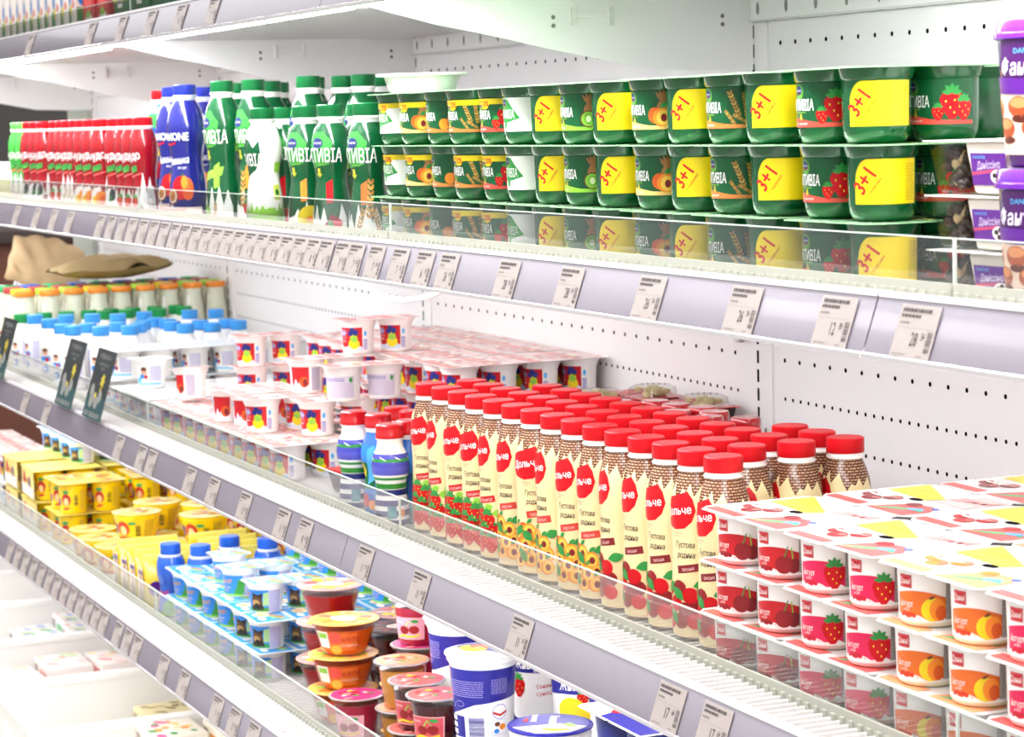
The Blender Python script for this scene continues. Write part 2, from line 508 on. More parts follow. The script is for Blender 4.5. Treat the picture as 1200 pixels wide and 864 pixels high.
for lv, (nm, zf, zd) in LEVEL.items():
    for i in range(5):
        x0 = XL + i * BAY + GAP; x1 = XL + (i + 1) * BAY - GAP
        t = thing('display_shelf', '%s white metal shelf of the case with price rail, %s' % (nm, BAYN[i]), 'shelf', ((x0 + x1) / 2, 0, zd), 0, 'white shelves of the chilled case')
        w = (x1 - x0) / 2; f = zf - zd
        b = MB()
        b.prism([(-0.006, -0.022), (-0.006, -0.004), (FRONT - 0.003, -0.004), (FRONT - 0.003, f - 0.006), (-0.588, f - 0.006), (-0.600, f - 0.008), (-0.612, f - 0.036), (-0.604, f - 0.040), (-0.602, f - 0.012), (-0.546, f - 0.012), (-0.540, -0.022)], 2 * w, SHEET, 'yz', -w)
        o = b.build('deck', t)
        b = MB()
        n = int(2 * w / 0.0145)
        b.box(-w + 0.002, FRONT + 0.001, -0.0042, w - 0.002, -0.02, -0.0036, SLOT).box(-w + 0.002, -0.582, f - 0.0062, w - 0.002, FRONT - 0.008, f - 0.0056, SLOT)
        for k in range(n + 1):                                   # ribs of the deck grille
            x = -w + 0.004 + k * 0.0145
            if x > w - 0.003: break
            b.box(x - 0.0019, FRONT + 0.001, -0.004, x + 0.0019, -0.02, -0.0002, STRIP)
            b.box(x - 0.0019, -0.582, f - 0.006, x + 0.0019, FRONT - 0.006, f - 0.002, STRIP)
        b.build('grille', t)
        b = MB()                                                  # price rail: sloping front and rounded lip
        b.prism([(-0.594, f + 0.004), (-0.599, f + 0.001), (-0.6145, f - 0.040), (-0.6165, f - 0.040), (-0.6015, f + 0.003), (-0.597, f + 0.0065)], 2 * w, RAIL, 'yz', -w)
        b.prism([(-0.586, f - 0.006), (-0.594, f + 0.0065), (-0.6005, f + 0.0065), (-0.6025, f + 0.0025), (-0.594, f + 0.002), (-0.590, f - 0.006)], 2 * w, RAIL_TOP, 'yz', -w)
        b.prism([(-0.604, f - 0.044), (-0.6145, f - 0.0405), (-0.6185, f - 0.0405), (-0.6185, f - 0.044)], 2 * w, RAIL_TOP, 'yz', -w)
        b.build('price_rail', t)
        b = MB().box(-w + 0.001, FRONT - 0.0015, f - 0.004, w - 0.001, FRONT + 0.0015, f + 0.0430, ACRYLIC).box(-w + 0.001, FRONT - 0.0015, f + 0.0431, w - 0.001, FRONT + 0.0015, f + 0.0442, EDGE).box(w - 0.0022, FRONT - 0.0016, f - 0.004, w - 0.0008, FRONT + 0.0016, f + 0.0430, EDGE)
        b.build('clear_riser', t)
        b = MB().box(-w + 0.001, FRONT - 0.005, f - 0.006, w - 0.001, FRONT - 0.0018, f + 0.0085, BASE)
        for k in range(n + 1):
            x = -w + 0.004 + k * 0.0145
            if x > w - 0.006: break
            b.box(x, FRONT - 0.0075, f - 0.006, x + 0.006, FRONT - 0.005, f + 0.002, BASE)
        b.build('riser_foot', t)
        b = MB().box(-w + 0.02, -0.597, (f - 0.0455) if lv == 1 and i < 2 else (f - 0.042 if lv == 1 else f - 0.047), w - 0.02, -0.562, f - 0.0125, LED if lv in (2, 3) else LED_ONE if lv == 1 else LED_LOW)
        b.build('lamp_or_fill_strip', t)
        if lv in (2, 3) or (lv == 1 and i > 2):                                                # added fill strips, deeper under the shelf, to brighten the back wall
            b = MB().box((-w + 0.12) if lv > 1 else (-w + 0.42 if i == 3 else -w + 0.02), -0.236, -0.034, w - 0.12, -0.204, -0.0225, FILL_BACK if lv > 1 else FILL_TOP)
            b.build('lamp_or_fill_strip', t)

# bracket plates that carry the shelves at every post
for lv, zz in ((1, D1), (2, D2), (3, D3), (4, D4)):
    for i in range(6):
        x = XL + i * BAY
        t = thing('shelf_bracket', 'white steel bracket plate under the %s shelf at %s' % (LEVEL[lv][0], ['the far left end post', 'the post second from the left end', 'the third post from the left end', 'the fourth post from the left end', 'the fifth post', 'the right end post'][i]), 'bracket', (x, 0, zz), 0, 'steel brackets of the shelves')
        dy = 0.04 if lv == 1 else 0.0
        k = 1.0 if lv == 1 else 0.55
        pts = [(-0.570, -0.026), (-0.463, -0.026 - 0.027 * k), (-0.405, -0.026 - 0.038 * k), (-0.309, -0.026 - 0.059 * k), (-0.162, -0.026 - 0.088 * k), (-0.073, -0.026 - 0.091 * k), (-0.006, -0.026 - 0.091 * k), (-0.006, -0.023), (-0.570, -0.023)]
        b = MB().prism(pts, 0.003, WHITE_METAL, 'yz', 0.0006)
        for yy, z2 in ((-0.30, -0.045), (-0.30, -0.056), (-0.052, -0.045), (-0.052, -0.056)):
            if z2 < -0.026 - 0.09 * k: continue
            base = len(b.v); kk = b.m(M('#77716e', 0.5))
            for q in range(10): a = 2 * PI * q / 10; b.v.append((0.0037, yy + 0.003 * math.cos(a), z2 + 0.003 * math.sin(a)))
            b.face(tuple(base + q for q in range(10)), kk)
        b.build('plate', t)
        b = MB().box(0.0036, -0.275, -0.047, 0.0075, -0.215, -0.041, WHITE_METAL, 0.001)
        b.box(0.0036, -0.275, -0.056, 0.0085, -0.268, -0.032, M('#e2dedb', 0.4), 0.001); b.box(0.0036, -0.222, -0.056, 0.0085, -0.215, -0.032, M('#e2dedb', 0.4), 0.001)
        b.build('clip', t)

# ventilated strip at the back, just under the top shelf
b = MB()
for i in range(5):
    x0 = XL + i * BAY + 0.005; x1 = x0 + BAY - 0.01
    b.box(x0, -0.010, 0.1225, x1, -0.0065, D1 - 0.026, WHITE_METAL)
    b.box(x0, -0.013, 0.1205, x1, -0.0065, 0.1235, M('#d6d3d0', 0.35))
    k = b.m(M('#8d8a88', 0.6)); n = 16
    for q in range(n):
        x = x0 + 0.02 + q * 0.0745; base = len(b.v)
        for s_ in range(14): a = 2 * PI * s_ / 14; b.v.append((x + 0.0042 * math.cos(a), -0.0104, 0.1385 + 0.0085 * math.sin(a)))
        b.face(tuple(base + s_ for s_ in range(14)), k)
struct(b.build('trim_8'))

# a loop of white cable hanging under the second shelf
pts = [PY(421, 325, -0.50), PY(428, 333, -0.50), PY(440, 343, -0.50), PY(455, 349.5, -0.50), PY(475, 352, -0.50), PY(497, 349, -0.50), PY(512, 344, -0.50), PY(524, 336, -0.50)]
o = MB().tube(pts, 0.0035, M('#f6f3ef', 0.35), 10).build('power_cable')
tag(o, 'loop of thin white cable hanging below the second shelf', 'cable')
c = PY(860, 395, -0.02)
b = MB()
for q in range(4): b.tube([(c[0] - 0.006 + q * 0.004 + 0.011 * math.cos(a / 3.0), -0.012, c[2] + 0.006 + 0.013 * math.sin(a / 3.0)) for a in range(10, 20)], 0.0012, M('#b5b0ad', 0.3, 0.6), 6)
tag(b.build('wire_spring'), 'small grey coil of wire on the back wall under the second shelf', 'spring')
# ---------------------------------------------------------------- colours of print and plastic
cW = M('#f7f4ef', 0.3); cW2 = M('#efeae4', 0.35); cCREAM = M('#efd9a2', 0.3, noise=0.12, nscale=40)
cRED = M('#c80e18', 0.32, spec=.3); cREDM = M('#c40f1a', 0.32); cDRED = M('#8e0f18', 0.3); cMAR = M('#7c141c', 0.35)
cGRN = M('#0b6b34', 0.25, noise=0.1, nscale=30); cGRN2 = M('#2f8f3f', 0.3); cLIME = M('#8cc83c', 0.3); cDGRN = M('#0a4f28', 0.3)
cYEL = M('#ecce12', 0.3); cYEL2 = M('#f6e43c', 0.3); cORG = M('#f08a1e', 0.3); cDORG = M('#d8581a', 0.3)
cBLU = M('#22277e', 0.28); cBLU2 = M('#2f86d8', 0.28); cSKY = M('#58b4ee', 0.35); cCAPB = M('#3c98e4', 0.35); cNAVY = M('#1c2468', 0.3)
cPUR = M('#5a1e86', 0.28); cLIL = M('#9a92cc', 0.35); cPINK = M('#e0447c', 0.3); cLPINK = M('#f4b8b4', 0.35); cTEAL = M('#2a8a94', 0.3)
cBRN = M('#6e3a1c', 0.35); cBRN2 = M('#a8703c', 0.35); cWHEAT = M('#c89a48', 0.35); cGREY = M('#8c8884', 0.4); cLGREY = M('#c6c0bc', 0.4)
cBLK = M('#17161a', 0.3); cTXT = M('#4a3a30', 0.4); cSIL = M('#b8b6b8', 0.25, 0.7)
WICK = mat_wicker()
CAPGRN = M('#0d6030', 0.3, spec=.35); CAPRED = M('#cc0f1a', 0.38, spec=.25); CAPORG = M('#ee8a20', 0.4); CAPBLU = M('#222f96', 0.3)

# small printed fruit
def f_straw(d, u, v, s, L=2):
    d.poly([(u - .5 * s, v + .25 * s), (u - .35 * s, v + .5 * s), (u, v + .55 * s), (u + .35 * s, v + .5 * s), (u + .5 * s, v + .25 * s), (u + .38 * s, v - .2 * s), (u + .12 * s, v - .55 * s), (u - .12 * s, v - .55 * s), (u - .38 * s, v - .2 * s)], cRED, L)
    for k in range(5): d.leaf(u, v + .48 * s, .42 * s, .1 * s, PI * (.05 + k * .225), cGRN2, L + 1)
    for a, b in ((-.25, .15), (.1, .2), (.28, 0), (-.08, -.1), (.08, -.3)): d.ell(u + a * s, v + b * s, .03 * s, .05 * s, cYEL2, L + 1, n=6)
def f_peach(d, u, v, s, L=2):
    d.ell(u - .35 * s, v + .1 * s, .42 * s, .45 * s, cDORG, L); d.ell(u, v, .5 * s, .52 * s, cORG, L + 1); d.ell(u + .08 * s, v - .02 * s, .38 * s, .42 * s, M('#f7c24a', .3), L + 2); d.ell(u + .1 * s, v - .03 * s, .17 * s, .22 * s, cMAR, L + 3, n=12)
    d.leaf(u - .1 * s, v + .5 * s, .5 * s, .12 * s, .7, cGRN2, L + 2)
def f_cherry(d, u, v, s, L=2):
    for a, b, c in ((-.3, -.1, cDRED), (.28, .02, cRED), (0, .3, cDRED), (.02, -.35, cRED)): d.ell(u + a * s, v + b * s, .3 * s, .3 * s, c, L, n=14)
    d.poly([(u, v + .5 * s), (u + .06 * s, v + .5 * s), (u + .3 * s, v + 1.0 * s), (u + .24 * s, v + 1.0 * s)], cGRN2, L + 1)
    d.leaf(u - .1 * s, v - .25 * s, .55 * s, .15 * s, 2.0, cGRN2, L + 2)
def f_kiwi(d, u, v, s, L=2):
    d.ell(u, v, .5 * s, .5 * s, cBRN, L); d.ell(u, v, .43 * s, .43 * s, cLIME, L + 1); d.ell(u, v, .14 * s, .2 * s, M('#e9f2c4', .3), L + 3, n=10)
    for k in range(10): d.ell(u + .24 * s * math.cos(k * .63), v + .26 * s * math.sin(k * .63), .03 * s, .03 * s, cBLK, L + 2, n=5)
def f_pine(d, u, v, s, L=2):
    for k in range(5): d.leaf(u, v + .3 * s, .7 * s, .09 * s, PI * (.3 + .1 * k), cBRN2, L)
    d.ell(u, v, .35 * s, .5 * s, cBRN2, L + 1)
def f_wheat(d, u, v, s, L=2, rot=1.9):
    c, q = math.cos(rot), math.sin(rot)
    for k in range(7):
        x = (k - 3) * .26 * s
        for sg in (-1, 1): d.leaf(u + x * c, v + x * q, .34 * s, .075 * s, rot + sg * .55, cWHEAT if k % 2 else M('#b07c34', .35), L + (k % 2))
def f_carrot(d, u, v, s, L=2):
    d.ell(u - .1 * s, v - .1 * s, .35 * s, .35 * s, cORG, L); d.ell(u + .3 * s, v, .2 * s, .5 * s, cDORG, L + 1); f_wheat(d, u + .25 * s, v + .55 * s, .4 * s, L + 1, 1.4)
FRUIT = {'strawberry': f_straw, 'peach': f_peach, 'cherry': f_cherry, 'kiwi': f_kiwi, 'wheat': f_wheat, 'carrot': f_carrot, 'pineapple': f_pine}

def cap_prof(r, h, z, b=0.0012): return [(r * 0.97, z), (r, z + 0.0006), (r, z + h - b), (r - b, z + h)]
def lid_mesh(w, d, t, mat, edge, notch=0.0, nx=1, ny=1, rc=0.008):
    """foil lid of a pack: rounded outline pinched between its cups"""
    pts = []
    def side(p, q, n):
        L = math.hypot(q[0] - p[0], q[1] - p[1]); ux, uy = (q[0] - p[0]) / L, (q[1] - p[1]) / L; nx_, ny_ = uy, -ux
        for k in range(n):
            a = rc if k == 0 else L * k / n + notch
            b2 = L - rc if k == n - 1 else L * (k + 1) / n - notch
            pts.append((p[0] + ux * a, p[1] + uy * a)); pts.append((p[0] + ux * b2, p[1] + uy * b2))
            if k < n - 1:
                m_ = L * (k + 1) / n; pts.append((p[0] + ux * m_ - nx_ * notch * .8, p[1] + uy * m_ - ny_ * notch * .8))
    x, y = w / 2, d / 2
    side((-x, -y), (x, -y), nx); side((x, -y), (x, y), ny); side((x, y), (-x, y), nx); side((-x, y), (-x, -y), ny)
    return MB().prism(pts, t, mat, 'xy', 0.0)

# ---------------------------------------------------------------- cream drinking yogurt bottle with printed wicker
DOL = [(.0215, 0), (.0258, .003), (.0268, .012), (.0267, .05), (.0256, .085), (.0256, .105), (.0266, .130), (.0264, .146), (.0248, .160), (.0212, .172), (.0178, .180), (.0172, .1825)]
def dolce(fruit):
    t = thing('yogurt_bottle'); t.scale = (1.02, 1.02, .951)
    MB().lathe(DOL, WICK, 32).build('body', t)
    MB().lathe([(.0172, .1822), (.0196, .1828), (.0196, .1850), (.0180, .1856), (.0180, .1885)], cW, 32).build('neck_ring', t)
    MB().lathe(cap_prof(.0196, .0165, .1885), CAPRED, 48, ribs=.0003).build('cap', t)
    d = Dec(); R = .0262
    r = random.Random(5); top = [(-.030, .148)]
    for k in range(1, 24):
        u = -.030 + k * .0045; top.append((u, (.1545, .164, .161, .169, .158, .163, .1695, .157)[k % 8] - (.006 if k > 15 else 0) + r.uniform(-.0015, .0015)))
    top.append((.078, .140))
    d.poly([(-.030, .004)] + [(.078, .004)] + list(reversed(top)), cCREAM, 0)
    d.poly(ell(.004, .142, .021, .0205, 26, .0) if False else [(-.019, .130), (-.012, .124), (.002, .1205), (.014, .1225), (.022, .130), (.026, .142), (.023, .154), (.017, .1625), (.004, .158), (-.010, .154), (-.019, .150)], cRED, 1)
    d.text('Дольче', .004, .1365, .0088, cW, 2, .82, .16, 0.01, skew=.1)
    d.text('з добавками', .004, .1165, .0018, cGREY, 2, .9); d.text('йогурт', .004, .1135, .0018, cGREY, 2, .9)
    d.text('Густова', .013, .1015, .0064, cTXT, 2, .66, 0, .012, skew=.12); d.text('родина', .014, .0905, .0064, cTXT, 2, .66, 0, .012, skew=.12)
    tagc = {'strawberry': cREDM, 'peach': M('#c93a2c', .35), 'cherry': cMAR}[fruit]; word = {'strawberry': 'полуниця', 'peach': 'персик', 'cherry': 'вишня'}[fruit]
    c, q = math.cos(.17), math.sin(.17)
    d.poly([(.017 + x * c - y * q, .079 + x * q + y * c) for x, y in ((-.013, -.0042), (.013, -.0042), (.013, .0042), (-.013, .0042))], tagc, 2)
    d.text(word, .017, .0768, .0042, M('#f0c0b8', .4), 3, .75, .17)
    r = random.Random(hash(fruit) % 97 if False else {'strawberry': 3, 'peach': 4, 'cherry': 5}[fruit])
    for k, (a, b2) in enumerate(((-.012, .055), (.006, .057), (.019, .050), (-.016, .036), (.001, .040), (.014, .034), (-.008, .020), (.008, .022), (.024, .022), (.024, .037))):
        s_ = .021
        if fruit == 'strawberry': f_straw(d, a, b2, s_, 2 + (k % 3))
        elif fruit == 'peach': f_peach(d, a, b2, s_ * .9, 2 + (k % 3))
        else:
            d.ell(a, b2, .0088, .0088, cDRED if k % 2 else cRED, 2 + (k % 3), n=14)
    if fruit == 'strawberry':
        for k in range(4): d.leaf(-.01 + .012 * k, .066 - .004 * (k % 2), .014, .005, 1.2 - .4 * k, cLIME, 2)
    else:
        for a, b2, ro in ((.004, .018, 2.1), (-.014, .050, .8), (.022, .060, .3), (.012, .045, 2.4)): d.leaf(a, b2, .019, .0052, ro, cGRN2, 7)
    d.lines(.047, .030, .068, .110, 26, M('#a98a5c', .4), 2, .5, 8)
    d.build('label', t, wrap(DOL, R, -106), .0042, .005)
    return Proto(t, 'yogurt bottle')
PD = {k: dolce(k) for k in ('strawberry', 'peach', 'cherry')}
capsD = [(505, 447), (524, 452), (544, 457), (562.5, 461), (584, 466), (605, 473), (630, 478), (655, 484.5), (675, 489.5), (699, 497), (723, 502), (752, 510), (777, 519), (812, 525), (838, 536)]
fl = ['strawberry'] * 5 + ['peach'] * 5 + ['cherry'] * 5
DY = -.462
fr = [-.056 + .0568 * i for i in range(15)]
spin = [20, -4, 20, 20, 0, 8, 38, -6, 14, 10, -10, 2, 8, 18, 4]
for i, (px, py) in enumerate(capsD):
    PD[fl[i]].put((fr[i], DY, D3 + .0008), math.radians(spin[i]), 'cream yogurt bottle with red cap, %s print, front row, %s' % (fl[i], nth(i, 15)), 'cream bottles of the front row')
for j, n, off in ((1, 14, 0), (2, 12, 2), (3, 3, 11)):
    for i in range(n):
        k = i + off if j > 1 else i
        f = fl[min(k, 14)]
        PD[f].put((fr[min(k, 14)] + .003 * j, DY + .0570 * j, D3 + .0008), math.radians(random.uniform(-30, 60)), 'cream yogurt bottle with red cap, %s print, %s row back, %s' % (f, ['', 'second', 'third', 'fourth'][j], nth(i, n)), 'cream bottles of the rows behind')

# ---------------------------------------------------------------- green cup packs
ACT = [(.0205, 0), (.0245, .0018), (.0278, .007), (.0290, .014), (.0296, .054), (.0312, .0555), (.0330, .0630), (.0335, .0640)]
def act_label(d, kind, promo):
    R = .0293; v0, v1 = .0150, .0530
    if kind == 'white':
        d.rect(-.006, v0, .062, v1, cW, 1)
        d.poly([(-.004, v1 - .002), (.016, v1 - .002), (.034, v0 + .015), (.020, v0 + .011), (.014, v0 + .010), (.0125, v0 + .004), (.0075, v0 + .004), (.0075, v0 + .010), (-.004, v0 + .012)], cGRN2, 2)
        d.text('йогурт', .008, v0 + .0012, .002, cGREY, 3)
    elif kind == 'promo':
        pts = [(.012, v0)]
        for k in range(9): a = k / 8 * PI / 2; pts.append((.012 + .013 * (1 - math.cos(a)), v0 + (v1 - v0) * (.45 + .55 * math.sin(a))))
        d.poly([(.070, v0), (.070, v1)] + list(reversed(pts)), cYEL, 1)
        d.text('3+1', .0265, v0 + .016, .0135, cREDM, 3, .82, .95, .02)
        d.text('у подарунок', .0315, v0 + .014, .0026, cREDM, 3, .9, .95)
        d.lines(.058, v0 + .003, .068, v1 - .003, 16, M('#b8a018', .4), 2, .45, 5)
    else:
        d.rect(-.006, v0, .066, v1, M('#0a5029', .28), 1)
        d.poly([(-.006, v0), (.066, v0), (.066, v0 + .003), (.03, v0 + .004), (.010, v0 + .0075), (-.006, v0 + .008)], {'kiwi': cLIME, 'peach': M('#f2c070', .35), 'wheat': M('#c87838', .35), 'strawberry': M('#d84a3c', .35), 'carrot': M('#c87838', .35)}[kind], 2)
        d.text('з ' + {'kiwi': 'ківі', 'peach': 'персиком', 'wheat': 'злаками', 'strawberry': 'полуницею', 'carrot': 'морквою'}[kind], .010, v0 + .0022, .0022, cW, 3)
        if kind == 'wheat':
            f_wheat(d, .040, v0 + .021, .014, 3, 1.95); f_wheat(d, .050, v0 + .020, .013, 4, 1.7); f_wheat(d, .036, v0 + .009, .009, 4, 2.2); f_wheat(d, .046, v0 + .008, .009, 4, 2.6)
        elif kind == 'strawberry':
            f_straw(d, .046, v0 + .016, .021, 3); f_straw(d, .034, v0 + .009, .011, 4); f_straw(d, .056, v0 + .012, .016, 5)
        elif kind == 'carrot':
            f_carrot(d, .040, v0 + .012, .019, 3)
        else:
            f_pine(d, .046, v0 + .020, .020, 3); FRUIT[kind](d, .044, v0 + .012, .018, 5)
    if kind != 'promo':
        d.ell(.0085, v1 - .0075, .0068, .0070, M('#5a9a3a', .3), 3); d.ell(.0085, v1 - .0060, .0048, .0040, cNAVY, 4); d.text('DANONE', .0085, v1 - .0070, .0017, cW, 5, .8)
        d.rect(.0058, v1 - .0092, .0112, v1 - .0086, cRED, 5)
        d.text('АКТИВІА', .0115, v0 + .0145, .0098, cW, 5, .50, 0, .006)
        if kind != 'white':
            d.rect(.004, v0 + .0125, .018, v0 + .0130, cLIME, 5); d.poly([(.0105, v0 + .0115), (.0125, v0 + .0115), (.0125, v0 + .0085), (.0140, v0 + .0085), (.0115, v0 + .0055), (.0090, v0 + .0085), (.0105, v0 + .0085)], M('#c8b830', .35), 5)
    if promo:
        d.poly([(-.006, v1 - .0065), (.012, v1 - .0065), (.0145, v1 - .011), (.019, v1 - .0125), (.0235, v1 - .011), (.026, v1 - .0065), (.062, v1 - .0065), (.062, v1), (-.006, v1)], cYEL, 6)
        d.text('БІЛЬШЕ НА', .004, v1 - .0050, .0030, cREDM, 7, .7); d.text('20%', .0195, v1 - .0090, .0066, cREDM, 7, .72, 0, .02)
ACTM = M('#074f26', 0.15, coat=0.25)
def act_cup(parent, kind, promo, c, name='cup'):
    o = MB().lathe(ACT, ACTM, 32, cap1=False).build(name, parent, (c[0], c[1], 0))
    if kind:
        d = Dec(); act_label(d, kind, promo); d.build('label', o, wrap(ACT, .0293, -112 if kind != 'promo' else -104), .0042)
    return o
ACTW = {}
def act_pack(front, nx=2):
    """front: kinds of the cups that face the aisle, left to right; two cups deep"""
    t = thing('yogurt_pack'); P = .075
    for i in range(nx):
        x = (i - (nx - 1) / 2) * P
        kind, promo = front[i]
        act_cup(t, kind, promo, (x, -P * .46))
        act_cup(t, kind if kind not in ('promo',) else front[0][0], False, (x, P * .46))
    lid = lid_mesh(P * nx + .001, P * 1.93, .0012, M('#9fce9c', .22, coat=.3), None, .0055, nx, 2, .012)
    lo = lid.build('foil_lid', t, (0, 0, .0640))
    d = Dec()
    for i in range(nx):
        x = (i - (nx - 1) / 2) * P
        d.ell(x, -.034, .026, .024, cGRN2, 1); d.ell(x, .034, .026, .024, cGRN2, 1); d.rect(x - .02, -.003, x + .02, .004, cYEL2, 1)
    d.build('lid_print', lo, flat((0, 0, .0012), (1, 0, 0), (0, 1, 0)))
    return t
order = [('white and peach', [('white', True), ('peach', True)], 2), ('carrot and wheat', [('carrot', False), ('wheat', True)], 2), ('strawberry', [('strawberry', True)], 1),
         ('plain white', [('white', False), ('promo', False)], 2), ('kiwi', [('kiwi', False), ('promo', False)], 2), ('peach', [('peach', False), ('promo', False)], 2),
         ('wheat', [('wheat', False), ('promo', False)], 2), ('large strawberry', [('strawberry', False), ('promo', False)], 2)]
cx_rows = {0: [-.018, .148, .277, .388, .542, .712, .868, 1.043], 1: [-.006, .160, .283, .390, .546, .716, .875, 1.044], 2: [-.018, .146, .279, .385, .540, .710, .868, 1.035]}
PITCH = .0654
LAYN = ['bottom', 'middle', 'top']
for k, (nm, front, nx) in enumerate(order):
    pr = Proto(act_pack(front, nx), 'yogurt pack')
    for L in range(3):
        pr.put((cx_rows[L][k], FRONT + .075, D2 + .0008 + L * PITCH), random.uniform(-.02, .02), 'green yogurt cup pack, %s print, %s layer of the front row' % (nm, LAYN[L]), 'green yogurt packs of the front row')
pl = Proto(act_pack([(None, False), (None, False)], 2), 'yogurt pack')
for k in range(7):
    for L in range(3):
        pl.put((-.03 + k * .165, FRONT + .225, D2 + .0008 + L * PITCH), random.uniform(-.02, .02), 'green yogurt cup pack, second row back, %s layer, %s' % (LAYN[L], nth(k, 7)), 'green yogurt packs of the row behind')

# white tub pack lying on the green packs
t = thing('dessert_tub', 'white shallow tub with a flat rim lying on the green yogurt packs', 'tub', (PY(488, 98, -.44)[0] + .02, -.44, D2 + .0012 + 3 * PITCH), .1)
MB().lathe([(.040, 0), (.044, .004), (.050, .022), (.060, .0225), (.0605, .0245)], cW2, 36).build('tub_body', t)
MB().lathe([(.0605, .0245), (.0605, .0255), (.058, .026)], cW, 36).build('lid', t)
for i, x in enumerate((.12, .20, .27)):
    pass
# ---------------------------------------------------------------- white dessert cups with red box logo (right end, third shelf)
DES = [(.0215, 0), (.0245, .0015), (.0262, .005, None), (.0275, .044), (.0275, .0475), (.0290, .0480), (.0292, .0500)]
def des_label(d, kind):
    v0, v1 = .0055, .0465
    lo, hi = {'cherry': ('#c01820', '#8e1018'), 'strawberry': ('#d81c50', '#c01830'), 'peach': ('#e06a22', '#d43a1e')}[kind]
    d.rect(.0015, v0 + .028, .0150, v0 + .039, cREDM, 1); d.rect(.0022, v0 + .0287, .0143, v0 + .0383, M('#d8505a', .35), 2); d.rect(.0030, v0 + .0295, .0135, v0 + .0375, cREDM, 3)
    d.text('Данні', .0083, v0 + .0312, .0050, M('#f6dcd8', .35), 4, .62, .0, .015)
    pts = [(-.002, v0 + .012)]
    for k in range(14): u = -.002 + k * .0036; pts.append((u, v0 + .0225 + .0035 * math.sin((u + .002) / .045 * PI) - .10 * max(0, u - .03)))
    for k in range(13, -1, -1): u = -.002 + k * .0036; pts.append((u, v0 + .0040 + .0018 * math.sin(k * 1.3)))
    d.poly(pts[1:], M(lo, .3), 1)
    d.text('йогурт', .0090, v0 + .0120, .0052, M('#f4d8d0', .35), 3, .62, 0, .01)
    d.text('десерт', .0090, v0 + .0085, .0020, M('#f4d8d0', .35), 3, .8)
    for k in range(5): d.ell(.004 + .0032 * k, v0 + .0050 + .0008 * (k % 2), .0022, .0020, M(hi, .3), 3, n=9)
    if kind == 'cherry':
        d.ell(.0300, v0 + .0095, .0085, .0085, cDRED, 3); d.ell(.0395, v0 + .0085, .0065, .0072, cMAR, 2); d.poly([(.030, v0 + .017), (.0312, v0 + .017), (.0345, v0 + .027), (.0335, v0 + .027)], cGRN2, 4)
        d.poly([(.038, v0 + .015), (.039, v0 + .015), (.0375, v0 + .026), (.0365, v0 + .026)], cLIME, 4)
    elif kind == 'strawberry':
        f_straw(d, .0345, v0 + .0120, .0200, 3)
    else:
        d.ell(.0330, v0 + .0105, .0095, .0100, cYEL, 3); d.ell(.0375, v0 + .0105, .0070, .0095, cORG, 4); d.ell(.0400, v0 + .0080, .0045, .0065, cDORG, 5); d.leaf(.0300, v0 + .0195, .006, .0012, .5, cBRN, 6)
    d.text('%', .022, v0 + .0025, .0018, cRED, 4)
    d.rect(.0445, v0 + .002, .0510, v0 + .039, cGREY, 2); d.lines(.0448, v0 + .003, .0507, v0 + .038, 18, cLGREY, 3, .4, 3)
    d.lines(.0535, v0 + .022, .0565, v0 + .038, 5, cLGREY, 3, .6, 4)
    d.rect(.057, v0 + .006, .063, v0 + .022, M(lo, .3), 2)
def des_pack(kind):
    t = thing('dessert_pack'); P = .066
    bod = {'cherry': '#d9b9b4', 'strawberry': '#dcc0b8', 'peach': '#e6dcbc'}[kind]
    for i in (-1, 1):
        for j in (-1, 1):
            prof = [(p[0], p[1], M(bod, .3) if p[1] < .002 else None) for p in DES]
            o = MB().lathe(prof, cW, 32, cap1=False).build('cup', t, (i * P / 2 * 1.20, j * P / 2, 0))
            if j < 0 or i > 0:
                d = Dec(); des_label(d, kind); d.build('label', o, wrap(DES, .0272, -99), .0042)
    w, dp = P * 2.38, P * 2
    lo = lid_mesh(w, dp, .0011, M('#f4efec', .28), None, .0045, 2, 2, .011).build('foil_lid', t, (0, 0, .0500))
    d = Dec(); fc = {'cherry': cDRED, 'strawberry': cREDM, 'peach': cORG}[kind]
    rim = {'cherry': M('#e0605c', .3), 'strawberry': M('#e8605c', .3), 'peach': M('#f0a070', .3)}[kind]
    d.rect(-.070, -.062, -.008, -.048, rim, 1); d.poly([(.006, -.062), (.072, -.062), (.072, -.030), (.050, -.012), (.020, -.020)], rim, 1)
    d.poly([(.010, -.058), (.030, -.052), (.055, -.038), (.068, -.040), (.066, -.034), (.050, -.030), (.026, -.044)], M('#48b878', .3), 2)
    d.ell(.052, -.034, .010, .006, cSKY, 3, .3); d.ell(.028, -.020, .010, .008, fc, 3); d.ell(.062, -.018, .005, .004, M('#5a7ad8', .3), 3)
    for a, b2 in ((-.052, -.018), (-.034, -.030), (-.020, -.014)): d.ell(a, b2, .011, .010, fc, 2); d.ell(a + .004, b2 + .003, .005, .004, M('#e88078', .3), 3)
    d.poly([(-.068, .010), (.010, .004), (.018, .022), (-.068, .060)], M('#f6e840', .3), 1)
    d.poly([(.020, .006), (.072, .006), (.072, .060), (.030, .060)], M('#f3d0cc', .3), 1)
    d.text('Данні', .046, .030, .016, M('#e88a88', .3), 2, .9, .2, .01); d.text('йогурт', -.030, .028, .009, M('#e4d030', .3), 2, 1, -.2)
    for k in range(6): d.leaf(-.04, -.02, .024, .002, k * .5 + .4, cW, 4)
    d.build('lid_print', lo, flat((0, 0, .0011), (1, 0, 0), (0, 1, 0)))
    MB().prism([(-.009, -.003), (0, -.006), (.009, -.003), (.009, .003), (0, .006), (-.009, .003)], .0002, DARK_HOLE, 'xy', .0).build('punched_hole', lo, (0, 0, .00115))
    return t
PDES = {k: Proto(des_pack(k), 'dessert pack') for k in ('cherry', 'strawberry', 'peach')}
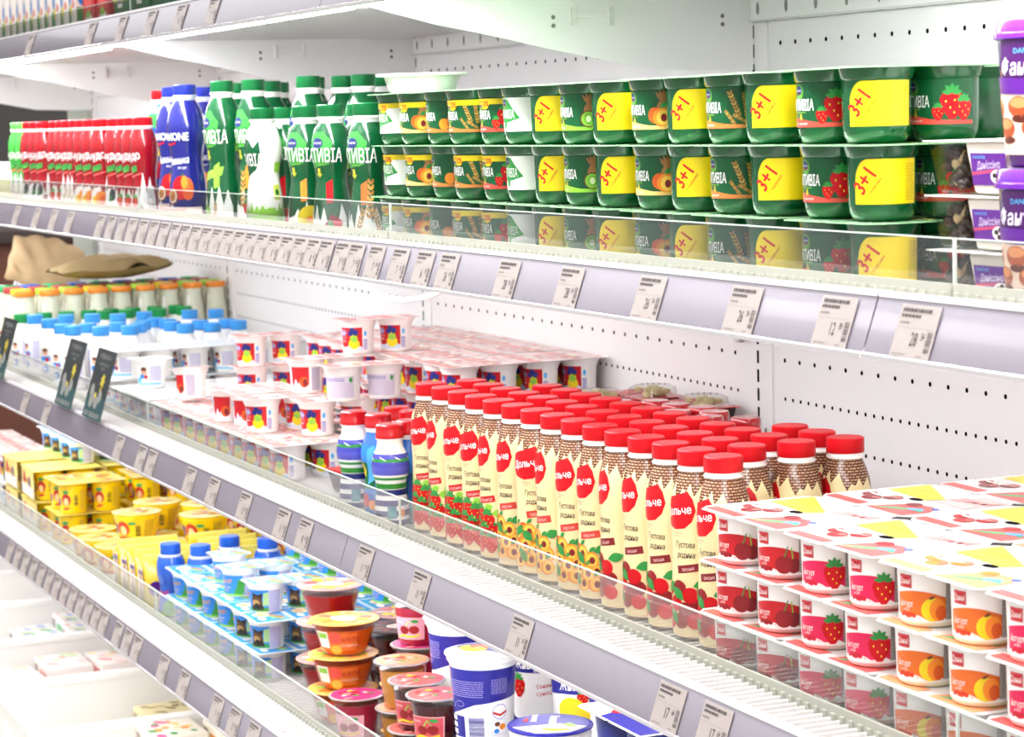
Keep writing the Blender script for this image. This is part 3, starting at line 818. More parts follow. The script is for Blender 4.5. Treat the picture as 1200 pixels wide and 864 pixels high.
xs = {'cherry': .860, 'strawberry': 1.0185, 'peach': 1.1770}
for L in range(3):
    for k in ('cherry', 'strawberry', 'peach'):
        PDES[k].put((xs[k] + .004 * L - .004, FRONT + .078, D3 + .001 + L * .0515), random.uniform(-.015, .02), '%s dessert four-pack of white cups with foil lid, %s layer of the front stack' % (k, LAYN[L]), 'white dessert packs of the front row')
        if L == 2:
            for r_, yy in ((1, .214), (2, .350)):
                PDES[k if r_ == 1 else ('strawberry' if k == 'peach' else 'cherry')].put((xs[k] + .003 * r_, FRONT + yy, D3 + .001 + L * .0515), random.uniform(-.02, .02), '%s dessert pack with foil lid on top, %s row back, behind the %s front stack' % (k if r_ == 1 else ('strawberry' if k == 'peach' else 'cherry'), ['', 'second', 'third'][r_], k), 'white dessert packs of the rows behind')
plain = thing('dessert_pack'); P = .066
for i in (-1, 1):
    for j in (-1, 1): MB().lathe(DES, cW, 20, cap1=False).build('cup', plain, (i * P / 2 * 1.2, j * P / 2, 0))
lid_mesh(P * 2.38, P * 2, .0011, M('#f4efec', .28), None, .0045, 2, 2, .011).build('foil_lid', plain, (0, 0, .05))
pp = Proto(plain, 'dessert pack')
for L in range(2):
    for k, nm in (('cherry', 'left'), ('strawberry', 'middle'), ('peach', 'right')):
        for r_, yy in ((1, .214), (2, .350)):
            pp.put((xs[k] + .003 * r_, FRONT + yy, D3 + .001 + L * .0515), 0, 'white dessert pack under the stack, %s layer, %s row back, %s stack' % (LAYN[L], ['', 'second', 'third'][r_], nm), 'white dessert packs of the rows behind')
# a further stack at the right edge of the picture
for L in range(3):
    PDES['strawberry'].put((1.3365, FRONT + .078, D3 + .001 + L * .0515), 0, 'strawberry dessert four-pack cut by the right edge of the photo, %s layer' % LAYN[L], 'white dessert packs of the front row')
for yy, n2 in ((.214, 'second'), (.350, 'third')):
    for L in range(3):
        PDES['cherry'].put((1.3440, FRONT + yy, D3 + .001 + L * .0515), 0, 'cherry dessert pack at the right edge of the photo, %s row back, %s layer' % (n2, LAYN[L]), 'white dessert packs of the rows behind')
# ---------------------------------------------------------------- drinking bottles on the second shelf
def bottle_prof(r, h, cr, capz, waist=.86, shoulder=.62):
    if waist == .82:      # broad shoulders
        return [(r * .82, 0), (r * .97, .003), (r, .010), (r * .99, h * .16), (r * .88, h * .28), (r * .80, h * .36), (r * .84, h * .45), (r * .96, h * .56), (r, h * .66), (r * .98, h * .74), (r * .86, h * .82), (cr * .95, capz - .007), (cr * .93, capz - .005)]
    return [(r * .82, 0), (r * .97, .003), (r, .010), (r * .99, h * .18), (r * .92, h * .30), (r * .80, h * .42), (r * .79, h * .46), (r * .86, h * .54), (r * .97, h * .62), (r, h * .66), (r * .94, h * .73), (r * .80, h * .82), (cr * .98, capz - .011), (cr * .93, capz - .009)]
def bottle(name, r, h, cr, ch, body, capm, deco, th0=-90.0, neck=cW, ribs=.0003, waist=.86):
    t = thing(name); cz = h - ch
    P = bottle_prof(r, h, cr, cz, waist)
    MB().lathe(P, body, 32).build('body', t)
    MB().lathe([(cr * .92, cz - .0095), (cr * .96, cz - .0040), (cr * 1.05, cz - .0036), (cr * 1.05, cz - .0010), (cr * .93, cz - .0004)], neck, 32).build('neck_ring', t)
    MB().lathe(cap_prof(cr, ch, cz - .0003), capm, 40, ribs=ribs).build('cap', t)
    if deco:
        d = Dec(); deco(d, r, h, cz); d.build('label', t, wrap(P, r, th0), r * .15, h * .05)
    return t
def splash(d, u0, u1, v0, v1, mat, L, seed, n=11):
    rr = random.Random(seed); pts = [(u0, v0), (u1, v0)]
    for k in range(n + 1):
        u = u1 + (u0 - u1) * k / n; pts.append((u, v0 + (v1 - v0) * (.45 + .55 * rr.random() if k % 2 else .30 + .25 * rr.random())))
    d.poly(pts, mat, L)
AGR = M('#07522a', .14, coat=.3, noise=.08, nscale=20); AGR2 = M('#3a9a3c', .16, coat=.4)
def deco_act(fruit, small):
    def f(d, r, h, cz):
        k = r / .03; H = h
        d.poly([(-.030 * k, H * .52), (.022 * k, H * .56), (.028 * k, H * .72), (.012 * k, H * .80), (-.03 * k, H * .78)], AGR2, 0)
        d.ell(.002 * k, H * .715, .0105 * k, .0075 * k, cNAVY, 2); d.text('DANONE', .002 * k, H * .708, .0034 * k, cW, 3, .8)
        d.text('АКТИВІА', .006 * k, H * .575, .0200 * k, cW, 3, .58, 0, .008)
        d.text('біфідойогурт', .006 * k, H * .553, .0026 * k, cLIME, 3)
        d.poly([(-.002 * k, H * .53), (.004 * k, H * .53), (.004 * k, H * .49), (.008 * k, H * .49), (.001 * k, H * .46), (-.006 * k, H * .49), (-.002 * k, H * .49)], M('#b8b830', .35), 3)
        if fruit == 'apple':
            d.poly([(-.03 * k, H * .30), (.03 * k, H * .36), (.034 * k, H * .42), (-.03 * k, H * .36)], cLIME, 1)
        col = {'apple': cLIME, 'pineapple': cORG, 'cherry': cRED, 'wheat': M('#b86a28', .35), 'berry': cDRED, 'strawberry': cORG}[fruit]
        d.poly([(.016 * k, H * .27), (.026 * k, H * .28), (.026 * k, H * .45), (.014 * k, H * .42)], col, 2)
        splash(d, -.03 * k, .046 * k, .003, H * .30, cW, 2, len(fruit))
        if fruit == 'pineapple': d.ell(.030 * k, H * .14, .020 * k, .020 * k, cYEL, 3); d.ell(.030 * k, H * .14, .006 * k, .005 * k, cORG, 4); d.ell(.028 * k, H * .05, .015 * k, .008 * k, cYEL2, 3)
        elif fruit in ('wheat',): f_wheat(d, .030 * k, H * .30, .030 * k, 4, 1.5); f_wheat(d, .014 * k, H * .14, .022 * k, 4, 1.3); f_wheat(d, .040 * k, H * .14, .022 * k, 4, 1.8)
        elif fruit == 'apple': d.ell(-.004 * k, H * .10, .014 * k, .014 * k, cLIME, 3); f_wheat(d, .018 * k, H * .10, .015 * k, 4, 1.5)
        elif fruit == 'strawberry': f_straw(d, .022 * k, H * .13, .022 * k, 3); f_wheat(d, .010 * k, H * .25, .03 * k, 3, 1.6)
        elif fruit == 'berry': d.ell(.014 * k, H * .14, .010 * k, .010 * k, cBLK, 3); d.ell(.032 * k, H * .13, .010 * k, .011 * k, cDRED, 3)
        else: f_cherry(d, .026 * k, H * .12, .022 * k, 3)
        d.rect(.052 * k, H * .05, .068 * k, H * .24, cDGRN, 1); d.lines(.053 * k, H * .06, .067 * k, H * .22, 12, AGR2, 2, .4, 4)
        d.rect(.056 * k, H * .52, .066 * k, H * .62, cLIME, 1); d.ell(.061 * k, H * .57, .003 * k, .004 * k, cGRN, 2)
    return f
def deco_white(d, r, h, cz):
    k = r / .03; H = h
    d.rect(-.05 * k, .003, .07 * k, H * .16, cLIME, 1); splash(d, -.05 * k, .07 * k, H * .12, H * .26, cLIME, 1, 8, 24)
    d.poly([(-.03 * k, H * .40), (.014 * k, H * .50), (.026 * k, H * .60), (.022 * k, H * .74), (.012 * k, H * .68), (.002 * k, H * .74), (-.03 * k, H * .78)], AGR, 2)
    d.text('АКТИВІА', -.006 * k, H * .535, .0190 * k, cW, 3, .58, 0, .008)
    d.rect(.050 * k, H * .48, .066 * k, H * .56, cLIME, 2); d.rect(.046 * k, H * .26, .060 * k, H * .38, M('#c8d850', .35), 2); d.ell(.053 * k, H * .32, .004 * k, .005 * k, cGRN, 3)
    splash(d, .010 * k, .036 * k, .003, H * .10, cW, 3, 3); d.lines(.052 * k, H * .04, .064 * k, H * .2, 12, cGRN2, 3, .4, 4)
tall = {f: Proto(bottle('yogurt_bottle', .0315, .2325, .0185, .0175, AGR, CAPGRN, deco_act(f, False), -84), 'yogurt bottle') for f in ('apple', 'strawberry')}
short = {f: Proto(bottle('yogurt_bottle', .0285, .187, .0185, .0170, AGR, CAPGRN, deco_act(f, True), -70), 'yogurt bottle') for f in ('pineapple', 'cherry', 'wheat', 'berry')}
shortw = Proto(bottle('yogurt_bottle', .0285, .187, .0185, .0170, cW, CAPGRN, deco_white, -70), 'yogurt bottle')
E2 = D2 + .0008
tl = [(259.5, 97.5, 'apple'), (296.6, 96, 'strawberry'), (278, 98, 'apple'), (316, 100, 'apple'), (326, 100.5, 'strawberry'), (348, 98, 'apple'), (375, 99.5, 'strawberry'), (394.5, 99, 'apple'), (412, 101, 'strawberry'), (425, 99.5, 'apple'), (440, 98.5, 'strawberry')]
sl = [(306.7, 131, 'w'), (328, 132, 'berry'), (338, 128, 'cherry'), (357, 127.5, 'pineapple'), (385.5, 125, 'cherry'), (404.6, 124, 'berry'), (429.5, 120, 'wheat')]
pos = [PZ(a, b2, D2 + .2325) for a, b2, _ in tl]; pos = [(p[0], p[1]) for p in pos]
pos[0] = (PY(259.5, 97, -.494)[0], -.494)
for q, yy in ((1, -.462), (2, -.41), (3, -.39), (4, -.33), (5, -.42), (6, -.41), (7, -.385), (8, -.33), (9, -.36), (10, -.33)): pos[q] = (PY(tl[q][0], tl[q][1], yy)[0], yy)
spos = [(PY(a, b2, yy)[0], yy) for (a, b2, _), yy in zip(sl, (-.497, -.445, -.445, -.497, -.497, -.47, -.497))]
allp = relax(pos + spos, [.0325] * len(pos) + [.0295] * len(spos), 200, (-.4985, -.2))
for k, (a, b2, f) in enumerate(tl):
    tall[f].put((allp[k][0], allp[k][1], E2), random.uniform(-.1, .1), 'tall green yogurt bottle with green cap, %s among the tall ones' % nth(k, len(tl)), 'tall green yogurt bottles')
for k, (a, b2, f) in enumerate(sl):
    p = allp[len(tl) + k]; pr = shortw if f == 'w' else short[f]
    pr.put((p[0], p[1], E2), random.uniform(-.1, .1), 'white and green small yogurt bottle with green grass print' if f == 'w' else 'small green yogurt bottle with %s print, %s among the small ones' % (f, nth(k, len(sl))), 'small green yogurt bottles')

DBL = M('#1d2078', .14, coat=.4)
def deco_blue(d, r, h, cz):
    H = h
    d.text('DANONE', .010, H * .60, .0130, cW, 3, .80, 0, .025); d.poly([(-.016, H * .575), (.0, H * .56), (.016, H * .575), (.016, H * .59), (.0, H * .575), (-.016, H * .585)], cRED, 3)
    d.text('Живинка', .014, H * .43, .0120, cW, 3, .72, .08, .01, skew=.2); d.text('йогурт', .026, H * .395, .0042, cW, 3)
    splash(d, -.03, .06, .003, H * .17, M('#f3dfd8', .3), 1, 4); d.rect(-.03, .003, .06, H * .12, M('#f3dfd8', .3), 1)
    d.ell(.024, H * .26, .019, .020, cRED, 3); d.ell(.036, H * .25, .010, .019, cDORG, 4); d.ell(.030, H * .30, .006, .011, cORG, 5); d.leaf(.024, H * .34, .008, .002, 1.0, cDGRN, 6)
    d.ell(.006, H * .20, .0125, .0140, cMAR, 5); d.ell(.006, H * .20, .0105, .0120, M('#f3e6d4', .3), 6); d.ell(.006, H * .20, .0075, .0090, M('#c87a20', .35), 7)
    for k in range(9): d.ell(.006 + .005 * math.cos(k * 2.4) * (k % 3) / 2, H * .20 + .006 * math.sin(k * 2.4) * (k % 3) / 2, .0011, .0014, cBRN, 8, n=6)
    d.text('екзотичний', .018, H * .095, .0042, cDORG, 4, .9, .08); d.text('йогурт', .016, H * .065, .0040, cDORG, 4, .9, .08); d.text('питний', .018, H * .04, .0030, cDORG, 4)
def deco_kid(d, r, h, cz):
    H = h
    for k, (m, a, b2) in enumerate(((cSKY, .78, .86), (cGRN2, .68, .80), (cYEL, .44, .60), (cBLU, .40, .46), (cYEL, .50, .56), (cRED, .33, .38))):
        d.poly([(-.03, H * a), (.04, H * (a + .03)), (.04, H * (b2 + .02)), (-.03, H * b2)], m, 1 + k % 2)
    d.ell(.012, H * .50, .010, .012, cBLU2, 3); d.ell(.024, H * .36, .012, .016, cRED, 3)
    d.rect(-.004, H * .06, .012, H * .32, cBLU2, 3); d.text('DANONE', .004, H * .16, .012, cSKY, 4, .7, PI / 2, .02); splash(d, .012, .05, .003, H * .26, M('#e4d4e8', .3), 2, 6)
    d.leaf(.026, H * .42, .02, .006, .4, cGRN2, 4)
kid = Proto(bottle('yogurt_bottle', .0305, .2300, .0175, .0165, M('#2c58b4', .2, coat=.4), CAPRED, deco_kid, -76), 'yogurt bottle')
blu = Proto(bottle('yogurt_bottle', .0330, .2320, .0195, .0175, DBL, CAPBLU, deco_blue, -80, neck=M('#c8c8dc', .3)), 'yogurt bottle')
kid.put((PY(187, 101, -.415)[0] + .004, -.415, E2), 0, 'tall bottle with red cap and blue, green and yellow print left of the blue bottles', 'tall bottles left of the green ones')
for (a, b2, yy), nm in zip(((216, 100, -.492), (202, 101, -.455), (241, 101.5, -.38)), ('in front, with peach and passion fruit print', 'just behind the front one', 'mostly hidden behind the first green bottle')):
    blu.put((PY(a, b2, yy)[0], yy, E2), 0, 'dark blue yogurt bottle with blue cap, ' + nm, 'tall bottles left of the green ones')

RDB = M('#900a14', .16, coat=.25)
def deco_chudo(fruit, main):
    def f(d, r, h, cz):
        H = h
        d.text('чудо', .012, H * .58, .0150, cW, 3, .75, .12, .012)
        d.poly([(-.004, H * .44), (.020, H * .47), (.020, H * .53), (-.004, H * .50)], cGRN2, 2); d.text('йогурт', .008, H * .465, .004, cLIME, 3, .9, .1)
        d.poly([(-.004, H * .40), (.030, H * .44), (.030, H * .455), (-.004, H * .415)], M('#e8605c', .3), 2)
        splash(d, -.03, .055, .003, H * .50, cW, 1, 3 + len(fruit))
        d.rect(.040, .004, .056, H * .32, M('#c8c0be', .35), 1)
        if fruit == 'peach': d.ell(.018, H * .17, .013, .014, cORG, 3); d.ell(.022, H * .16, .007, .008, cDORG, 4); d.ell(.004, H * .13, .009, .012, cYEL, 2); d.rect(-.005, .01, .03, H * .08, cYEL2, 2)
        elif fruit == 'berry': d.ell(.012, H * .22, .007, .012, cBLK, 3); d.leaf(.006, H * .14, .014, .004, 1.2, cGRN2, 3); d.ell(.024, H * .12, .006, .007, cMAR, 3)
        elif fruit == 'nut': f_wheat(d, .010, H * .18, .012, 3, 1.2); f_wheat(d, .020, H * .10, .012, 3, 1.8); d.ell(.004, H * .08, .007, .008, cORG, 3)
        else: f_straw(d, .014, H * .16, .018, 3); f_straw(d, .026, H * .08, .015, 4)
    return f
ch = {f: Proto(bottle('drink_bottle', .0255, .1810, .0180, .0150, RDB, CAPRED, deco_chudo(f, True), -80, waist=.82), 'drink bottle') for f in ('berry', 'strawberry', 'nut', 'peach')}
chg = Proto(bottle('drink_bottle', .0255, .1810, .0180, .0150, M('#3aa038', .15, coat=.4), M('#58cc4c', .35), deco_chudo('nut', False), -80, waist=.82), 'drink bottle')
cl = [(24, 'g'), (31, 'g'), (38, 'berry'), (46, 'berry'), (54, 'berry'), (69, 'strawberry'), (77, 'strawberry'), (84.5, 'nut'), (93, 'nut'), (100.5, 'peach'), (109.5, 'peach'), (121, 'peach'), (138, 'berry'), (150, 'strawberry'), (158, 'strawberry'), (169, 'strawberry')]
px_ = relax([(PY(a, 190, -.492)[0], -.492) for a, _ in cl], .0264, 400, (-.492, -.492))
for k, (a, f) in enumerate(cl):
    (chg if f == 'g' else ch[f]).put((px_[k][0], px_[k][1], E2), random.uniform(-.35, .25), ('light green drink bottle, %s of the pair at the far left' % ('left' if k == 0 else 'right')) if f == 'g' else 'red drink bottle with red cap, %s print, %s in the red row' % (f, nth(k - 2, len(cl) - 2)), 'small drink bottles of the far row')
for k in range(10):
    ch[('berry', 'nut', 'peach')[k % 3]].put((-1.575 - k * .085, -.436, E2), random.uniform(-.3, .3), 'red drink bottle in the row behind, %s' % nth(9 - k, 10), 'small drink bottles of the row behind')
# pale jars at the far left
t = thing('dessert_jar')
MB().lathe([(.030, 0), (.034, .004), (.036, .075), (.034, .080)], M('#efe6bc', .3), 28).build('body', t); MB().lathe([(.0365, .0803), (.0375, .083), (.0375, .090), (.036, .0915)], cW, 28).build('lid', t)
dj = Proto(t, 'jar')
for k in range(5): dj.put((-2.56 - k * .085, -.485, E2), 0, 'pale yellow jar with white lid, second shelf, %s of five' % nth(4 - k, 5), 'pale jars at the far left')

# ---------------------------------------------------------------- right end of the second shelf: chocolate desserts and purple tubs
def choc_pack():
    t = thing('dessert_pack'); t.scale = (1.14, 1, 1)
    def trap(x0, x1, y0, y1, h, tx, ty, mat, nm, top=True):
        b = MB(); base = 0
        for z, k in ((0, 1.0), (h, 0.0)):
            for x, y in ((x0 + tx * k, y0 + ty * k), (x1 - tx * k, y0 + ty * k), (x1 - tx * k, y1 - ty * k), (x0 + tx * k, y1 - ty * k)): b.v.append((x, y, z))
        kk = b.m(mat)
        for q in ((3, 2, 1, 0), (4, 5, 6, 7), (0, 1, 5, 4), (1, 2, 6, 5), (2, 3, 7, 6), (3, 0, 4, 7)): b.face(q, kk)
        return b.build(nm, t, None, .0025)
    trap(-.052, -.008, -.028, .028, .0415, .007, .007, CLEARP, 'clear_cup')
    bb = MB(); rr = random.Random(4)
    for k in range(80):
        bm = bmesh.new(); bmesh.ops.create_icosphere(bm, subdivisions=2, radius=rr.uniform(.0042, .0062))
        zz = rr.uniform(.007, .034); mx = .046 - .008 * (1 - zz / .04)
        bb.add_bm(bm, (M('#2a1610', .35) if k % 5 else M('#cdb484', .4)), True, Matrix.Translation((rr.uniform(-.041, -.019), rr.uniform(-.017, .017), zz))); bm.free()
    bb.build('cookie_balls', t)
    o = trap(-.004, .051, -.028, .028, .0415, .006, .005, M('#e9dfd2', .3), 'cream_cup')
    d = Dec(); pp_ = M('#5c1a86', .3)
    d.rect(-.0205, .007, .0215, .033, pp_, 1); d.text('DANONE', -.010, .0285, .0026, cSKY, 2); d.text('Даніссімо', .000, .0205, .0062, M('#d8c8e4', .3), 2, .66, .05, .01, skew=.2)
    d.poly([(-.0205, .0150), (.010, .0180), (.010, .0205), (-.0205, .0175)], M('#c04068', .3), 2); d.ell(.011, .014, .0092, .0060, cW, 3); 
    for a, b2 in ((.007, .015), (.012, .017), (.016, .012), (.010, .011)): d.ell(a, b2, .0028, .0022, M('#2a1610', .35), 4, n=8)
    sl_ = math.atan2(.005, .0415)
    d.build('label', o, flat((.0235, -.0234, 0), (1, 0, 0), (0, -math.sin(sl_), math.cos(sl_))), off=.0006)
    MB().box(-.053, -.031, .0418, .052, .031, .0430, cW2, .0).build('foil_lid', t)
    return t
pc = Proto(choc_pack(), 'dessert pack')
for L in range(3):
    pc.put((1.1925 + .002 * (2 - L), -.452, E2 + L * .0450), .0, 'two-part chocolate dessert pack with purple label, %s layer, right of the green packs' % LAYN[L], 'chocolate dessert packs in front')
    pc.put((1.1925, -.378, E2 + L * .0450), .0, 'two-part chocolate dessert pack in the second row, %s layer' % LAYN[L], 'chocolate dessert packs behind')
def tub(name='dessert_tub'):
    t = thing(name)
    P = [(.026, 0), (.029, .002), (.0300, .006), (.0365, .092), (.0365, .096)]
    MB().lathe(P, M('#4a1a5e', .2, coat=.4), 32).build('body', t)
    MB().lathe([(.0372, .0963), (.0398, .0975), (.0398, .1010), (.0380, .1020), (.0375, .1105), (.0365, .1120)], M('#6a22a0', .25, coat=.4), 32).build('lid', t)
    d = Dec(); R = .035
    d.rect(-.05, .010, .085, .060, M('#e4c8b4', .35), 1)
    for k, (a, b2) in enumerate(((-.02, .045), (-.005, .030), (.012, .046), (.026, .030), (.044, .046), (.060, .030))):
        d.ell(a, b2, .012, .008, M('#a84a24', .35), 2); d.ell(a, b2 + .003, .009, .004, M('#d88a54', .35), 3); d.ell(a + .002, b2 - .009, .010, .003, M('#5a2010', .35), 2)
    d.poly([(-.05, .058), (.085, .052), (.085, .064), (-.05, .070)], cPUR, 4)
    d.text('Фантазія', .022, .070, .012, M('#e8dcec', .3), 4, .8, .0, .015, skew=.15); d.text('DANONE', .022, .086, .004, cSKY, 4)
    d.build('label', t, wrap(P, R, -100), .005, .02)
    return t
pt = Proto(tub(), 'dessert tub')
pt.put((1.3070, -.4865, E2), 0, 'purple dessert tub with purple lid, lower of the two at the right edge', 'purple dessert tubs')
pt.put((1.3060, -.4860, E2 + .1128), .1, 'purple dessert tub with purple lid, upper of the two at the right edge', 'purple dessert tubs')

# ---------------------------------------------------------------- cartons on the top shelf
E1 = D1 + .0008
def carton(w, dp, h, mat, deco, nm='juice_carton'):
    t = thing(nm); MB().box(-w / 2, -dp / 2, 0, w / 2, dp / 2, h, mat, .0015).build('box', t)
    d = Dec(); deco(d, w, h); d.build('front_print', t, flat((0, -dp / 2, 0), (1, 0, 0), (0, 0, 1)))
    d = Dec(); deco(d, dp, h); d.build('side_print', t, flat((w / 2, 0, 0), (0, 1, 0), (0, 0, 1)))
    return t
def dc_kid(d, w, h):
    d.rect(-w / 2 + .002, .002, -w * .18, h * .45, cGRN2, 1); d.ell(-w * .3, h * .6, w * .12, h * .12, cBLU2, 2); d.ell(-w * .18, h * .42, w * .12, h * .08, cYEL, 3); d.ell(w * .2, h * .5, w * .16, h * .05, M('#e88a84', .35), 2)
    for k in range(4): d.leaf(w * .2, h * .5, w * .22, w * .05, k * 1.57 + .5, M('#e88a84', .35), 3)
    d.ell(-w * .1, h * .14, w * .1, h * .06, cYEL, 2); d.ell(w * .2, h * .12, w * .1, h * .05, M('#8cc080', .35), 2)
def dc_red(d, w, h):
    d.ell(0, h * .5, w * .34, h * .2, M('#e86058', .3), 1); d.ell(w * .05, h * .2, w * .3, h * .12, cW, 2); d.ell(-w * .1, h * .75, w * .2, h * .1, M('#f0c0b0', .3), 2); d.ell(0, h * .3, w * .2, h * .05, cLIME, 3)
def dc_grn(d, w, h):
    d.rect(-w / 2, h * .38, w / 2, h * .46, cYEL, 1); d.rect(-w * .2, h * .3, w * .1, h * .8, cW2, 2); d.bars(-w * .17, h * .35, w * .07, h * .75, 10, cBLK, 3, True)
pk = Proto(carton(.052, .062, .135, M('#f3e9e2', .3), dc_kid), 'carton'); pr_ = Proto(carton(.090, .062, .140, M('#c8202a', .3), dc_red), 'carton'); pg = Proto(carton(.110, .062, .140, M('#0e6a3a', .3), dc_grn), 'carton')
for k in range(12): pk.put((-2.52 + k * .070, -.485, E1), random.uniform(-.04, .04), 'white children juice carton with small prints on the top shelf, %s' % nth(k, 12), 'white cartons on the top shelf')
for k in range(2): pr_.put((-1.62 + k * .11, -.485, E1), 0, 'red carton with white print on the top shelf, %s of two' % ('left' if k == 0 else 'right'), 'red cartons on the top shelf')
for k in range(3): pg.put((-1.385 + k * .135, -.482, E1), 0, 'dark green carton on the top shelf, %s' % nth(k, 3), 'green cartons on the top shelf')
# ---------------------------------------------------------------- third shelf, left of the cream bottles
E3 = D3 + .0008
KID = [(.0225, 0), (.0240, .0015), (.0248, .005), (.0262, .040), (.0285, .046), (.0318, .0530), (.0322, .0540)]
def kid_label(d, side):
    R = .0258; v0, v1 = .0045, .0425
    if side == 'fruit':
        d.rect(-.016, v0, .016, v1, cREDM, 1); splash(d, -.016, .016, v0, v0 + .020, M('#e4ecf6', .3), 2, 5, 7)
        d.ell(.008, v0 + .014, .0078, .0088, cDORG, 3); d.ell(.010, v0 + .013, .0040, .0060, cMAR, 4)
        d.bars(-.034, v0 + .002, -.020, v0 + .021, 9, cLIL, 2, True); d.ell(-.030, v0 + .030, .003, .0045, cGRN2, 2); d.ell(-.023, v0 + .030, .003, .004, cSKY, 2); d.rect(.020, v0, .036, v1, cLGREY, 1); d.lines(.0205, v0 + .002, .0355, v1 - .002, 16, cLIL, 2, .4, 7)
    elif side == 'text':
        d.rect(-.030, v0 + .001, .030, v1 - .003, M('#ddd2da', .35), 1); d.lines(-.028, v0 + .003, .028, v1 - .012, 12, M('#b8a8c4', .35), 2, .45, 6); d.lines(-.028, v1 - .011, .014, v1 - .005, 2, M('#7a6ab4', .35), 2, .6, 2)
        d.ell(.024, v1 - .009, .003, .004, cGRN2, 2)
    else:
        d.rect(-.022, v0, .018, v1, cREDM, 1); splash(d, -.022, .018, v0 - .0001, v0 + .013, M('#cfe0f2', .3), 2, 9, 9)
        d.ell(-.0145, v0 + .029, .0060, .0050, cLIL, 3); d.text('йогурт', -.0145, v0 + .0275, .0030, cW, 4, .7); d.text('фрукти', -.0140, v0 + .020, .0034, cLPINK, 4, .7); d.rect(-.019, v0 + .015, -.010, v0 + .017, cLPINK, 4)
        # pear with blueberries: plain fruit in the colours of the print
        d.ell(.004, v0 + .0115, .0092, .0085, cYEL, 4); d.ell(.004, v0 + .0200, .0062, .0070, M('#d8d020', .3), 3); d.ell(.004, v0 + .0190, .0055, .0050, cLIME, 5); d.leaf(.004, v0 + .025, .009, .003, .6, cGRN, 4)
        for a, b2 in ((-.001, .0285), (.007, .0300), (.002, .0335)): d.ell(a, v0 + b2, .0046, .0042, cBLU, 6)
        d.rect(.0195, v0 + .002, .0265, v0 + .019, cLIL, 1); d.lines(.020, v0 + .003, .026, v0 + .018, 8, cW, 2, .4, 3); d.ell(.023, v0 + .028, .0025, .0045, cSKY, 2)
KBODY = M('#faf6f2', .28)
def kid_pack(nx, ny, sides, gap=.066, th=-60.0):
    t = thing('yogurt_pack')
    for i in range(nx):
        for j in range(ny):
            c = ((i - (nx - 1) / 2) * gap, (j - (ny - 1) / 2) * gap)
            o = MB().lathe(KID, KBODY, 28, cap1=False).build('cup', t, (c[0], c[1], 0))
            sd = sides[(i + j * nx) % len(sides)]
            if sd:
                d = Dec(); kid_label(d, sd); d.build('label', o, wrap(KID, .0258, th), .0042, .02)
    w, dp = gap * nx + .004, gap * ny + .004
    lo = lid_mesh(w, dp, .0009, M('#f1e4e0', .22), None, .004, nx, ny, .006).build('foil_lid', t, (0, 0, .0540))
    d = Dec(); rr = random.Random(nx * 7 + ny)
    cl_ = [M('#e49a94', .25), M('#f2cec8', .25), M('#f8ece8', .25), M('#d46460', .25), M('#f4dfa0', .3), M('#f0dada', .25)]
    for i in range(nx):
        for j in range(ny):
            x, y = (i - (nx - 1) / 2) * gap, (j - (ny - 1) / 2) * gap
            d.rect(x - .031, y - .031, x + .031, y - .008, cl_[0], 1); d.rect(x - .031, y + .012, x + .028, y + .030, cl_[1], 1)
            for k in range(7): d.ell(x + rr.uniform(-.022, .022), y + rr.uniform(-.024, .024), rr.uniform(.004, .009), rr.uniform(.003, .006), cl_[rr.randrange(6)], 2 + k % 4, rr.random() * 3)
    d.build('lid_print', lo, flat((0, 0, .0009), (1, 0, 0), (0, 1, 0)))
    return Proto(t, 'yogurt pack')
KP = {'22': kid_pack(2, 2, ['fruit2']), '12': kid_pack(1, 2, ['fruit2'], .066, -45), 'fr': kid_pack(1, 2, ['fruit'], .066, -48), 'tx': kid_pack(1, 2, ['text'], .066, -45), '1': kid_pack(1, 1, ['fruit'], .066, -75)}
KH = .0556
def kz(L): return E3 + L * KH
kn = [0]
def kput(t, px, py, L, rz, where, rot=None, dz=0.0, at=None):
    p = at if at else PZ(px, py, kz(L) + .0549)
    kn[0] += 1
    return KP[t].put((p[0], p[1], kz(L) + dz), rz, where, 'red and white children yogurt packs', rot)
KLIST = [
 # type, centre of the lid in the photo, layer, turn, label
 ('22', 318, 560, 0, .0, 'red and white yogurt pack lying lowest behind the clear riser, left'),
 ('22', 408, 552, 0, .05, 'red and white yogurt pack lying lowest, left of the sailor striped bottles'),
 ('12', 332, 462, 1, .0, 'red and white two-cup pack standing in front, fruit print to the camera'),
 ('12', 398, 470, 1, .05, 'red and white two-cup pack partly behind the front pair, second layer'),
 ('fr', 290, 451, 1, .3, 'two-cup pack turned sideways left of the front pair'),
 ('fr', 370, 416, 2, .05, 'two-cup pack with peach print on the third layer, middle'),
 ('tx', 440, 424, 2, -.1, 'white two-cup pack turned to show its text side, third layer'),
 ('22', 315, 393, 2, .0, 'red and white pack on the left back stack, third layer'),
 ('12', 440, 374, 3, .0, 'two-cup pack alone on top of all red and white packs'),
]
